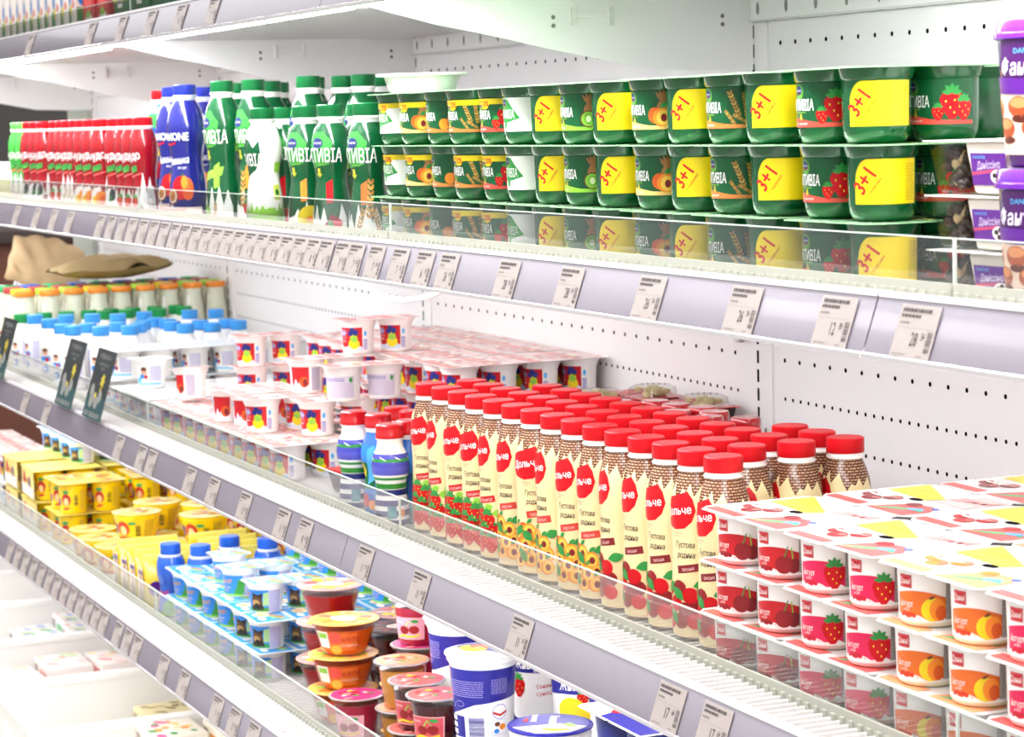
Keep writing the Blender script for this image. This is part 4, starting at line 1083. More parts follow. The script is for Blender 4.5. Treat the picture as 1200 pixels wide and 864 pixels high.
# regular stacks at the back, then the loose packs in front of them
sx0 = -1.06
taken = []
def stack(x, y, n, nm, t='22', rz=0.0):
    for L in range(n):
        kn[0] += 1
        KP[t].put((x + random.uniform(-.003, .003), y + random.uniform(-.003, .003), kz(L)), rz + random.uniform(-.018, .018), 'red and white yogurt pack, %s, %s layer' % (nm, ['lowest', 'second', 'third', 'topmost'][L]), 'red and white children yogurt packs')
for k, x in enumerate((-1.10, -.955, -.815, -.675, -.530)):
    for y, nm in ((-.0725, 'against the wall'), (-.211, 'one row out')):
        stack(x, y, 3, 'back stack %s, %s' % (nm, nth(k, 5)))
KP['12'].put((-1.10, -.3335, kz(0)), PI / 2, 'two-cup pack lying hidden at the left of the pile', 'red and white children yogurt packs'); KP['12'].put((-.955, -.3335, kz(0)), PI / 2, 'two-cup pack lying hidden left of the middle of the pile', 'red and white children yogurt packs')
for k, x in enumerate((-1.19, -1.05, -.91, -.77, -.63)):
    stack(x, -.4535, 1, 'floor pack behind the riser, %s' % nth(k, 5))
stack(-.770, -.345, 1, 'floor pack in the middle', '12') if False else None
def K1(t, x, y, L, rz, label, rot=None, dz=0.0): KP[t].put((x, y, kz(L) + dz), rz, label, 'red and white children yogurt packs', rot)
K1('1', -.800, -.3335, 0, 0, 'single cup lying under the middle of the pile'); K1('1', -.675, -.3335, 0, 0, 'single cup under the pile right of the middle'); K1('1', -.604, -.3335, 0, 0, 'single cup under the right of the pile')
K1('12', -.742, -.446, 1, .04, 'two-cup pack standing in front with two pear prints')
K1('fr', -.905, -.452, 1, .02, 'two-cup pack with peach print left of the front pair')
K1('fr', -.832, -.440, 1, .02, 'two-cup pack squeezed between front pair and left peach pack')
K1('12', -.652, -.385, 1, -.03, 'two-cup pack just behind the striped bottles, second layer')
K1('fr', -.822, -.3475, 1, 0, 'hidden two-cup pack under the peach pack of the third layer') if False else None
K1('fr', -.757, -.366, 2, .05, 'two-cup pack with peach print on the third layer in the middle')
K1('tx', -.612, -.354, 2, -.04, 'white two-cup pack showing its printed text, third layer')
K1('12', -1.212, -.316, 1, .02, 'two-cup pack at the left back corner, second layer', None, 0)
K1('12', -1.212, -.316, 2, .02, 'two-cup pack at the left back corner, third layer')
K1('12', -1.212, -.316, 0, .02, 'two-cup pack at the left back corner, lowest')
K1('12', -.777, -.270, 3, .03, 'two-cup pack alone on top of the whole pile')
K1('1', -1.205, -.462, 1, 0, 'single red and white cup tilted beside the white cups', (.0, -.13, -.1), .0052)

# striped sailor bottles
def deco_sail(d, r, h, cz):
    H = h
    d.rect(-.08, H * .58, .08, H * .72, M('#4a4ab0', .2), 1)
    d.rect(-.08, H * .645, .08, H * .675, cGRN2, 2); d.rect(-.08, H * .52, .08, H * .60, M('#5a5ac0', .2), 1); d.rect(-.08, H * .47, .08, H * .495, cGRN2, 2); d.rect(-.08, H * .385, .08, H * .435, M('#2f8a30', .3), 2)
    for k, v in enumerate((.32, .22, .12, .03)): d.rect(-.08, H * v, .08, H * (v + .055), cNAVY, 2)
    for k in range(7): d.leaf(-.06 + .02 * k, H * .70, .012, .0008, -.5, cW, 3)
    d.rect(.010, H * .10, .022, H * .22, cTEAL, 3); d.ell(.030, H * .15, .004, .005, cORG, 3); d.ell(-.02, H * .14, .004, .004, cPINK, 3)
def sail_prof(r, h, cr, cz): return [(r * .85, 0), (r * .98, .003), (r, .010), (r * .98, h * .24), (r * .86, h * .36), (r * .90, h * .44), (r * 1.08, h * .54), (r * 1.10, h * .60), (r * 1.0, h * .70), (cr * 1.0, h * .775), (cr * .95, cz - .006)]
def sail(main, deco, th):
    r, h, cr, chh = .0228, .138, .0178, .0185; t = thing('drink_bottle'); cz = h - chh; P = sail_prof(r, h, cr, cz)
    MB().lathe(P, main, 32).build('body', t); MB().lathe([(cr * .95, cz - .0065), (cr * .97, cz - .002), (cr * 1.06, cz - .0016), (cr * 1.06, cz - .0004)], cW, 32).build('neck_ring', t)
    MB().lathe([(cr * 1.06, cz), (cr * 1.06, cz + chh * .3), (cr * 1.02, cz + chh * .4), (cr * 1.02, cz + chh * .9), (cr * .9, cz + chh)], M('#bc0f18', .25, coat=.2), 40).build('cap', t)
    d = Dec(); deco(d, r, h, cz); d.build('label', t, wrap(P, r, th), .004, .006); return Proto(t, 'drink bottle')
def deco_sail2(d, r, h, cz):
    H = h
    d.rect(-.08, H * .50, .08, H * .70, cBLU2, 1); d.rect(-.02, H * .26, .012, H * .52, cGRN, 2); d.ell(-.012, H * .44, .008, .012, cYEL, 3); d.poly([(.0, H * .30), (.014, H * .36), (.014, H * .70), (.004, H * .66)], cSKY, 3)
    d.rect(.012, H * .02, .030, H * .26, cTEAL, 2); d.ell(-.004, H * .14, .007, .010, cRED, 3); d.ell(.008, H * .10, .006, .007, cORG, 4); d.rect(-.08, H * .02, -.02, H * .10, cNAVY, 2); d.rect(-.08, H * .15, -.02, H * .22, cNAVY, 2)
SB = [sail(cW, deco_sail, -60), sail(M('#2f6cc0', .2, coat=.3), deco_sail2, -70)]
sp = relax([(PY(a, b2, yy)[0], yy) for a, b2, yy in ((418, 484.5, -.49), (440.7, 489.5, -.475), (463, 496, -.49), (474, 502, -.50), (466, 483.5, -.425), (480, 488, -.425))] , .0262, 150, (-.501, -.42))
sp = relax([(min(p[0], -.112), p[1]) for p in sp], .0258, 200, (-.501, -.40)); sp = [(min(p[0], -.110), p[1]) for p in sp]
for k, p in enumerate(sp): SB[(0, 1, 1, 0, 0, 1)[k]].put((p[0], p[1], E3), 0, 'small red capped bottle with sailor stripes, %s' % ('front, ' + nth(k, 4) if k < 4 else 'behind, ' + ('left' if k == 4 else 'right')), 'small striped drink bottles')

# cookie dessert packs: black tray, red film, cookies under clear domes
def cookie(red):
    t = thing('dessert_pack'); b = MB()
    for z, k in ((0, .006), (.032, 0)):
        for x, y in ((-.058 + k, -.034 + k), (.058 - k, -.034 + k), (.058 - k, .034 - k), (-.058 + k, .034 - k)): b.v.append((x, y, z))
    kk = b.m(cBLK)
    for q in ((3, 2, 1, 0), (4, 5, 6, 7), (0, 1, 5, 4), (1, 2, 6, 5), (2, 3, 7, 6), (3, 0, 4, 7)): b.face(q, kk)
    b.build('tray', t, None, .003)
    o = MB().prism([(-.062, -.038), (.062, -.038), (.062, .038), (-.062, .038)], .0012, M('#c8242c', .22) if red else M('#2a2a2e', .25), 'xy', .0322).build('film_lid', t)
    d = Dec(); d.poly([(-.060, -.036), (.0, -.036), (-.02, .036), (-.060, .036)], cREDM, 1); d.text('Десерт', -.030, -.01, .010, M('#f0c8c0', .3), 2, .7, .3); d.build('lid_print', o, flat((0, 0, .0334), (1, 0, 0), (0, 1, 0)))
    rr = random.Random(3); cb = MB()
    for k in range(16):
        bm = bmesh.new(); bmesh.ops.create_cube(bm, size=1); bmesh.ops.bevel(bm, geom=bm.edges[:], offset=.2, segments=2, affect='EDGES')
        cb.add_bm(bm, M('#e4d8a0', .55, noise=.3, nscale=200), True, Matrix.Translation((.026 + rr.uniform(-.022, .022), rr.uniform(-.02, .02), .0365 + .0035 * (k % 3))) @ Matrix.Rotation(rr.random() * 3, 4, 'Z') @ Matrix.Diagonal((.013, .010, .007, 1))); bm.free()
    cb.build('cookies', t)
    MB().lathe([(.036, 0), (.034, .012), (.026, .0155)], CLEARP, 28, cap0=False).build('clear_dome', t, (.026, 0, .0334))
    return Proto(t, 'dessert pack')
CK = cookie(True)
CK.put((-.395, -.435, E3), .1, 'cookie dessert in a black tray with red film beside the striped bottles', 'cookie dessert packs')
CK.put((-.375, -.300, E3 + .0), .5, 'cookie dessert pack just left of the cream bottles, lower', 'cookie dessert packs')
CK.put((-.375, -.300, E3 + .0505), .45, 'cookie dessert pack just left of the cream bottles, upper', 'cookie dessert packs')
for k, (a, b2, yy) in enumerate(((-.235, -.060, 0), (-.085, -.060, 0), (-.235, -.150, 0))):
    for L in range(3): CK.put((a, b2, E3 + L * .0505), .1 * k, 'cookie dessert pack behind the cream bottles, %s pile, %s' % (['left', 'right', 'front'][k], LAYN[L]), 'cookie dessert packs')

# small dark red capped bottles behind the cream ones
DKP = [(.019, 0), (.0225, .003), (.0228, .02), (.0215, .08), (.0228, .12), (.0205, .145), (.0165, .153), (.0165, .157)]
t = thing('drink_bottle'); MB().lathe(DKP, cW, 28).build('body', t)
MB().lathe([(.0185, .1573), (.0188, .1640), (.0178, .1665), (.0186, .1700), (.0183, .1760), (.0170, .1780)], M('#b0121a', .18, coat=.5), 36).build('cap', t)
d = Dec(); d.rect(-.05, .03, .05, .12, cDRED, 1); d.text('чудо', 0, .08, .014, cW, 2, .7); d.build('label', t, wrap(DKP, .0225, -60), .004, .01)
DK = Proto(t, 'drink bottle')
dk = [(805, 485), (855, 486.5), (786, 481), (834.7, 479.5), (813, 475.5), (791.5, 471), (769, 467.5), (765, 476.5), (764, 487), (725, 469.5), (688, 474)]
dp_ = relax([PZ(a, b2 + 2, E3 + .178)[:2] for a, b2 in dk], .0236, 120, (-.3, -.03))
for k, p in enumerate(dp_):
    DK.put((max(p[0], .165) if p[1] > -.22 else p[0], p[1], E3), 0, 'white drink bottle with glossy dark red cap at the back, %s' % nth([7, 10, 5, 9, 8, 6, 3, 4, 2, 1, 0][k], 11), 'dark red capped bottles at the back')
# ---------------------------------------------------------------- white cups, blue capped bottles, tall jars with orange lids (third shelf, left)
def wc_label(d):
    v0, v1 = .006, .044
    d.ell(-.008, v0 + .026, .0058, .0062, M('#d8a890', .4), 2); d.ell(-.008, v0 + .0305, .0060, .0036, cBRN, 3); d.ell(-.012, v0 + .017, .0050, .0050, cBLU2, 2); d.ell(-.004, v0 + .016, .0034, .0040, cREDM, 3)
    d.ell(-.020, v0 + .010, .0060, .0050, cSKY, 2); d.lines(.004, v0 + .009, .026, v1 - .001, 9, cLIL, 2, .5, 4); d.rect(-.026, v0 + .001, .026, v0 + .005, M('#8ccdf0', .35), 2)
def white_pack(nx, ny, th):
    t = thing('yogurt_pack'); gap = .066
    for i in range(nx):
        for j in range(ny):
            c = ((i - (nx - 1) / 2) * gap, (j - (ny - 1) / 2) * gap)
            o = MB().lathe(KID, cW, 24, cap1=False).build('cup', t, (c[0], c[1], 0)); d = Dec(); wc_label(d); d.build('label', o, wrap(KID, .0258, th), .0042, .02)
    lo = lid_mesh(gap * nx + .004, gap * ny + .004, .0009, M('#f4f4f4', .22), None, .004, nx, ny, .006).build('foil_lid', t, (0, 0, .054))
    d = Dec(); rr = random.Random(nx + 5)
    for k in range(12 * nx * ny): d.ell(rr.uniform(-gap * nx / 2 + .006, gap * nx / 2 - .006), rr.uniform(-gap * ny / 2 + .006, gap * ny / 2 - .006), rr.uniform(.003, .008), rr.uniform(.002, .004), (cLIL, M('#a8d8f0', .3), M('#c8e0a8', .3), M('#f0d890', .3))[k % 4], 1 + k % 4, rr.random() * 3)
    d.build('lid_print', lo, flat((0, 0, .0009), (1, 0, 0), (0, 1, 0)))
    return Proto(t, 'yogurt pack')
WP2 = white_pack(1, 2, -48); WP1 = white_pack(1, 1, -40); WP4 = white_pack(2, 2, -48)
for k, y in enumerate((-.455, -.320, -.185)):
    for q, x in enumerate((-1.345, -1.485)):
        WP4.put((x, y, E3), random.uniform(-.02, .02), 'white yogurt four-pack lying lowest, %s row, %s' % (['front', 'middle', 'back'][k], ['right', 'left'][q]), 'white children yogurt packs')
for k, y in enumerate((-.430, -.292, -.154)):
    for q, x in enumerate((-1.665, -1.735)):
        WP2.put((x, y, E3), 0, 'white yogurt pack under the row of cups, %s, %s' % (['front', 'middle', 'back'][k], ['right', 'left'][q]), 'white children yogurt packs')
        WP2.put((x, y, E3 + KH), 0, 'white two-cup yogurt pack in the row facing the camera, %s, %s' % (['front', 'middle', 'back'][k], ['near side', 'far side'][q]), 'white children yogurt packs')
WP1.put((-1.475, -.463, E3 + KH), .2, 'single white yogurt cup with blue band standing alone on the flat packs', 'white children yogurt packs')

BBP = [(.0200, 0), (.0238, .003), (.0240, .075), (.0225, .092), (.0172, .108), (.0160, .1125)]
def deco_bb(d):
    d.rect(-.030, .008, .034, .088, cW2, 0); d.ell(.0, .062, .0065, .0070, M('#d8a890', .4), 2); d.ell(.0, .067, .0066, .0036, cBRN, 3); d.poly([(-.012, .052), (.010, .054), (.012, .044), (-.010, .042)], cBLU2, 2); d.ell(.004, .046, .004, .005, cREDM, 3)
    d.ell(.0, .026, .0075, .0085, cBLU2, 2); d.ell(-.002, .026, .003, .004, cW, 3); d.rect(.016, .02, .032, .08, M('#e4e2ee', .3), 1); d.lines(.017, .022, .031, .078, 14, cLIL, 2, .4, 3)
def small_bottle(capm):
    t = thing('drink_bottle'); MB().lathe(BBP, cW, 28).build('body', t); MB().lathe(cap_prof(.0178, .0195, .1128), capm, 36, ribs=.0002).build('cap', t)
    d = Dec(); deco_bb(d); d.build('label', t, wrap(BBP, .0238, -55), .0045, .012); return Proto(t, 'drink bottle')
BB = small_bottle(CAPBLU if False else cCAPB); GB = small_bottle(M('#119048', .4))
bl = [(40, 368), (58, 373), (77, 368), (73, 379), (85, 381), (108, 367), (103, 378), (118, 381.5), (138, 367), (138, 377), (156, 379.5), (169, 364.5), (167, 375), (158, 379), (183.5, 372), (194, 373), (201.6, 376), (217, 378.5), (222, 362.5), (234.6, 374.5), (248.4, 377), (253, 361.5), (266, 373), (279, 374.5)]
gl_ = [(25, 364), (57, 363.5), (87, 362.5), (96, 364), (119, 361), (129, 364), (150, 360), (157, 363), (179.5, 360.5), (194, 362.5), (209, 358.5), (223, 360)]
bp = [PZ(a, b2 + 1, E3 + .132)[:2] for a, b2 in bl]; gp = [(p[0] - .06, p[1]) for p in [PZ(a, b2 + 1, E3 + .132)[:2] for a, b2 in gl_]]
al = relax(bp + gp, .0253, 1500, (-.500, -.03), (-2.441, -1.797))
for k in range(len(bl)): BB.put((al[k][0], al[k][1], E3), random.uniform(-.3, .3), 'small white bottle with sky blue cap in the blue capped group, %s' % (nth(k, 40) if k < 20 else 'right end, ' + NUM[k - 19]), 'blue capped white bottles')
for k in range(len(gl_)): p = al[len(bl) + k]; GB.put((p[0], p[1], E3), random.uniform(-.3, .3), 'small white bottle with green cap behind the blue caps, %s' % nth(k, 12), 'green capped white bottles')
OJP = [(.0235, 0), (.0262, .004), (.0266, .085), (.0248, .110), (.0200, .150), (.0195, .166)]
OJM = M('#dcdcc4', .18, coat=.4)
def tall_jar(capm):
    t = thing('milk_bottle'); MB().lathe(OJP, OJM, 28).build('body', t); MB().lathe([(.0225, .1662), (.0232, .1680), (.0232, .1770), (.0222, .1785)], capm, 32).build('cap', t)
    d = Dec(); d.rect(-.03, .02, .03, .075, cW2, 0); d.ell(0, .05, .010, .012, cORG, 1); d.rect(-.03, .068, .03, .075, M('#d8604c', .35), 1); d.leaf(.006, .06, .014, .004, .6, cGRN2, 2); d.build('label', t, wrap(OJP, .0264, -55), .006, .02)
    d = Dec(); d.rect(-.0045, .078, .0045, .150, cW, 0); d.build('seal_strip', t, wrap(OJP, .0264, -60), .004, .006)
    return Proto(t, 'milk bottle')
JO, JL, JY, JR, JB, JG = tall_jar(CAPORG), tall_jar(M('#a8dc3c', .4)), tall_jar(M('#f2d428', .4)), tall_jar(M('#b83a3c', .4)), tall_jar(M('#2c64c8', .4)), tall_jar(M('#2aa860', .4))
ox = [15.6, 45.5, 76, 106, 134.5, 163, 190, 217, 246]; oy = [341, 340, 339, 338.5, 338, 337.5, 336, 334, 333.5]
for k in range(9):
    p = PZ(ox[k], oy[k] + 2, E3 + .1785); y = -.494 + k * .0582 if False else p[1]
    yy = -.478 + k * .0555; x = -2.500 + .004 * (k % 2)
    JO.put((x, yy, E3), random.uniform(-.3, .3), 'pale tall milk bottle with orange lid, %s in the orange row' % nth(k, 9), 'orange lidded milk bottles')
    (JL if k % 3 else JY).put((x - .072, yy + .006, E3), 0, 'pale tall milk bottle with %s lid behind the orange row, %s' % ('lime' if k % 3 else 'yellow', nth(k, 9)), 'lime and yellow lidded milk bottles')
    JR.put((x - .144, yy + .004, E3), 0, 'pale tall milk bottle with dull red lid, third row back, %s' % nth(k, 9), 'red lidded milk bottles')
    (JB if k % 2 else JG).put((x - .216, yy, E3), 0, 'pale tall milk bottle with %s lid, fourth row back, %s' % ('blue' if k % 2 else 'green', nth(k, 9)), 'blue and green lidded milk bottles')

# bags on and behind the tall bottles
def pillow(nm, L, Wd, H, mat, seed, amp, nu=26, nv=14):
    rr = random.Random(seed); b = MB(); k = b.m(mat)
    ph = [(rr.uniform(0, 6), rr.uniform(3, 9), rr.uniform(3, 9)) for _ in range(6)]
    for sgn in (1, -1):
        base = len(b.v)
        for i in range(nu + 1):
            for j in range(nv + 1):
                u, v = i / nu, j / nv; e = (math.sin(PI * u) ** .5) * (math.sin(PI * v) ** .5)
                n = sum(math.sin(p + a * u * 2 + c * v * 2) for p, a, c in ph) / 6
                n2 = abs(math.sin(ph[0][0] + 11 * u + 5 * v)) - .5
                b.v.append(((u - .5) * L + amp * .5 * n, (v - .5) * Wd * (.75 + .25 * math.sin(PI * u)) + amp * .6 * n2, sgn * H / 2 * e * (1 + .35 * n) + (amp * (n + .6 * n2) * (1.0 if sgn > 0 else .3))))
        for i in range(nu):
            for j in range(nv):
                q = base + i * (nv + 1) + j
                b.face((q, q + nv + 1, q + nv + 2, q + 1) if sgn > 0 else (q, q + 1, q + nv + 2, q + nv + 1), k, None, False)
    return b.build(nm)
KRAFT = M('#b39a6c', .75, noise=.35, nscale=25); KRAFT2 = M('#c4a67c', .75, noise=.3, nscale=20); FOIL = M('#c8c8cc', .2, .55)
o = pillow('paper_bag', .27, .17, .05, KRAFT, 5, .012); o.location = (-2.64, -.245, E3 + .2135); o.rotation_euler = (0, -.02, PI / 2 + .1); tag(o, 'crumpled brown paper bag lying on the lids of the tall bottles', 'bag', 'brown paper bags')
o = pillow('paper_bag', .22, .17, .06, KRAFT2, 9, .012); o.scale = (.8, .8, .8); o.location = (-2.93, -.335, E3 + .212); o.rotation_euler = (PI / 2 - .3, .25, PI / 2 - .3); tag(o, 'upright brown paper bag standing at the far end of the shelf', 'bag', 'brown paper bags')
for k in range(10):
    o = pillow('foil_pouch', .15, .10, .040, FOIL, 20 + k, .004, 14, 8); o.location = (-3.0 - .085 * (k // 2) - .02 * (k % 2), -.43 + .150 * (k % 2) + random.uniform(-.01, .01), E3 + .080)
    o.rotation_euler = (PI / 2, -PI / 2 + .08, random.uniform(.9, 1.3)); tag(o, 'silver foil pouch standing at the far left of the third shelf, %s' % nth(9 - k, 10), 'pouch', 'silver foil pouches')
# dim things beyond the end of the case
t = thing('display_stand', 'dark brown display stand beyond the end of the chilled case', 'stand', (-4.75, -.35, FLOOR_Z))
MB().box(-.25, -.5, 0, .25, .45, 1.28, M('#6a3826', .6, noise=.3, nscale=8), .01).build('cabinet', t); MB().box(-.28, -.52, 1.28, .28, .47, 1.32, M('#3a2c28', .5), .005).build('top_board', t); MB().box(.250, -.46, .05, .262, -.34, 1.25, M('#b08a5c', .5), .002).build('corner_post', t)
# ---------------------------------------------------------------- bottom shelf
E4 = D4 + .0008
# blue packs with a meadow print
BLP = [(.0228, 0), (.0247, .0015), (.0254, .004), (.0282, .0385), (.0288, .0400), (.0308, .0440), (.0314, .0480)]
def bl_label(d, kind):
    v0, v1 = .003, .038
    d.rect(-.024, v0, .022, v1, cBLU2, 1)
    if kind == 'bush':
        for a, b2, r_ in ((.017, .010, .008), (.019, .018, .007), (.012, .006, .006), (.018, .024, .005), (-.020, .005, .006)): d.ell(a, v0 + b2, r_, r_ * .9, M('#3f9a34', .35), 2)
        d.rect(-.024, v0, .022, v0 + .0035, cLIME, 3); d.text('йогурт', -.006, v0 + .022, .0068, M('#f0a030', .35), 4, .75, .12, .012); d.text('молочний', -.009, v0 + .013, .0040, cLPINK, 4, .7); d.text('десерт', -.009, v0 + .008, .0034, cLPINK, 4, .7)
    else:      # a tree stump with mushrooms
        d.rect(-.024, v0, .022, v0 + .007, cGRN2, 2); d.poly([(-.010, v0 + .003), (.014, v0 + .003), (.011, v0 + .020), (.013, v0 + .030), (.004, v0 + .027), (-.006, v0 + .031), (-.006, v0 + .018)], M('#2e1c12', .4), 3)
        d.ell(.001, v0 + .017, .0095, .0085, M('#5a3c22', .4), 4); d.ell(.0, v0 + .014, .0070, .0055, M('#b08a50', .4), 5); d.ell(.002, v0 + .009, .0055, .0050, M('#241812', .4), 6)
        d.ell(-.018, v0 + .010, .004, .005, M('#e8c8a0', .4), 4); d.text('йогурт', -.016, v0 + .026, .0050, M('#f06a30', .35), 4, .6, .1, .01); d.poly([(.012, v0 + .010), (.022, v0 + .010), (.022, v0 + .032), (.014, v0 + .030)], M('#a8cc88', .35), 3)
    d.rect(.022, v0, .044, v1, M('#c8c4d4', .35), 1); d.lines(.023, v0 + .001, .043, v1 - .001, 18, cLIL, 2, .45, 9)
def blue_pack(nx, ny, kinds, gx=.090, gy=.064, th=-58):
    t = thing('dessert_pack')
    for i in range(nx):
        for j in range(ny):
            o = MB().lathe(BLP, cW, 28, cap1=False).build('cup', t, ((i - (nx - 1) / 2) * gx, (j - (ny - 1) / 2) * gy, 0))
            if j == 0 or i == nx - 1: d = Dec(); bl_label(d, kinds[i % len(kinds)]); d.build('label', o, wrap(BLP, .0275, th), .0042, .012)
    w, dp = gx * nx + .002, gy * ny + .002
    lo = lid_mesh(w, dp, .0009, M('#dce8f2', .2), None, .005, nx, ny, .006).build('foil_lid', t, (0, 0, .0480))
    d = Dec(); rr = random.Random(nx)
    for i in range(nx):
        for j in range(ny):
            x, y = (i - (nx - 1) / 2) * gx, (j - (ny - 1) / 2) * gy
            d.rect(x - gx / 2 + .004, y - gy / 2 + .004, x + gx / 2 - .004, y + gy / 2 - .004, M('#3d9cdc', .2), 1)
            d.ell(x - .012, y - .006, .017, .014, M('#f0d8b0', .3), 2); d.ell(x - .010, y - .008, .009, .007, M('#d8a068', .3), 3); d.ell(x + .016, y + .012, .018, .009, M('#8cc860', .3), 2, .3); d.ell(x + .018, y - .014, .012, .006, M('#f4f4f4', .3), 2); d.text('десерт', x + .010, y + .010, .010, M('#f06a50', .3), 4, .8, .3, .02)
    d.build('lid_print', lo, flat((0, 0, .0009), (1, 0, 0), (0, 1, 0)))
    return Proto(t, 'dessert pack')
PB2 = blue_pack(2, 2, ['bush']); PBX = blue_pack(2, 2, ['stump']); PB1 = blue_pack(1, 1, ['bush'], .060, .060); PBS = blue_pack(1, 2, ['stump'], .064, .064); PBB = blue_pack(1, 2, ['bush'], .062, .064)
BH = .0498
def bz(L): return E4 + L * BH
for L in range(2):
    for k, (x, pr, nm) in enumerate(((-1.150, PB2, 'left'), (-.965, PB2, 'middle'), (-.785, PBX, 'right'))):
        for j, y in enumerate((-.452, -.318, -.184)):
            pr.put((x, y, bz(L)), random.uniform(-.015, .015), 'blue dessert four-pack, %s layer, %s stack, %s row' % (['lowest', 'second'][L], nm, ['front', 'middle', 'back'][j]), 'blue dessert packs')
for k, x in enumerate((-1.150, -.965, -.785)):
    for j, y in enumerate((-.245, -.110)):
        PB2.put((x, y, bz(2)), random.uniform(-.04, .04), 'blue dessert pack, third layer at the back, %s, %s' % (nth(k, 3), ['nearer', 'by the wall'][j]), 'blue dessert packs')
PB2.put((-1.06, -.110, bz(3)), .05, 'blue dessert pack topmost at the back left', 'blue dessert packs')
PB1.put((-1.050, -.452, bz(2)), .15, 'single blue cup with green bush print on the front packs', 'blue dessert packs')
PBB.put((-.925, -.440, bz(2)), .08, 'two blue cups in the middle of the top front layer', 'blue dessert packs')
PBS.put((-.782, -.440, bz(2)), .05, 'two blue cups with brown stump print, nearest on the top layer', 'blue dessert packs')

# blue bottles
def deco_bluebot(d, r, h, cz):
    H = h; d.ell(.014, H * .14, .012, .014, M('#4aa63a', .35), 2); d.ell(.024, H * .22, .010, .012, M('#4aa63a', .35), 2); d.rect(-.06, .003, .06, H * .08, cLIME, 2); d.text('йогурт', -.002, H * .30, .009, cREDM, 3, .8, .1, .02); d.ell(-.004, H * .52, .008, .010, M('#4a70c8', .3), 2)
BBO = Proto(bottle('drink_bottle', .0260, .132, .0185, .0190, M('#2058c0', .16, coat=.4), M('#1f5cc4', .35), deco_bluebot, -60, waist=.82), 'drink bottle')
for k, (x, y) in enumerate(((-1.290, -.490), (-1.245, -.447), (-1.305, -.375), (-1.250, -.320))):
    BBO.put((x, y, E4), 0, 'blue drink bottle with blue cap between yellow pouches and blue packs, %s' % nth((0, 1, 2, 3)[k], 4), 'blue drink bottles')

# yellow pouches standing like books
def pouch():
    t = thing('yogurt_pouch'); b = MB(); k = b.m(M('#dcbc1e', .25, coat=.3)); n = 10; L = .125; H = .084; T = .044
    for i in range(n + 1):
        z = H * i / n; w = T * (1 - .75 * max(0, (i / n - .45) / .55) ** 1.6) * (.8 + .2 * min(1, i / 2))
        for s_ in range(12):
            a = 2 * PI * s_ / 12; e = .55
            b.v.append((w / 2 * math.copysign(abs(math.cos(a)) ** e, math.cos(a)), L / 2 * math.copysign(abs(math.sin(a)) ** .25, math.sin(a)) * (1 - .03 * i / n), z))
    for i in range(n):
        for s_ in range(12): q = (s_ + 1) % 12; b.face((i * 12 + s_, i * 12 + q, i * 12 + 12 + q, i * 12 + 12 + s_), k, None, True)
    b.face(tuple(reversed(range(12))), k); b.face(tuple(n * 12 + s_ for s_ in range(12)), k); b.build('pouch_body', t)
    MB().box(-.0025, -L / 2 + .004, H - .001, .0025, L / 2 - .004, H + .012, M('#f6ea70', .22, coat=.3), .001).build('top_seal', t)
    d = Dec(); d.rect(-.018, .004, .018, .030, M('#9a7a14', .35), 0); d.rect(-.017, .031, -.009, .076, cW, 0); d.rect(.009, .031, .017, .076, cW, 0); d.ell(.0, .045, .010, .012, cREDM, 1); d.ell(.0, .046, .006, .007, M('#f0d0a8', .35), 2); d.rect(-.016, .060, .016, .068, cPUR, 1); d.rect(-.019, .004, -.014, .07, cW, 1)
    d.build('end_print', t, flat((0, -L / 2 - .0004, 0), (1, 0, 0), (0, 0, 1)))
    d = Dec(); d.text('йогурт', 0, .03, .018, cREDM, 1, .8, 0, .01); d.ell(-.04, .035, .014, .014, cPUR, 1); d.build('side_print', t, flat((T / 2 + .0012, 0, 0), (0, 1, 0), (0, 0, 1)))
    return Proto(t, 'pouch')
PO = pouch()
for k in range(4): PO.put((-1.575 + k * .062, -.458, E4), random.uniform(-.05, .05), 'upright yellow yogurt pouch in the front row, %s of four' % nth(k, 4), 'yellow pouches')
for k in range(4): PO.put((-1.570 + k * .062, -.320, E4), random.uniform(-.08, .08), 'upright yellow yogurt pouch in the second row, %s of four' % nth(k, 4), 'yellow pouches')

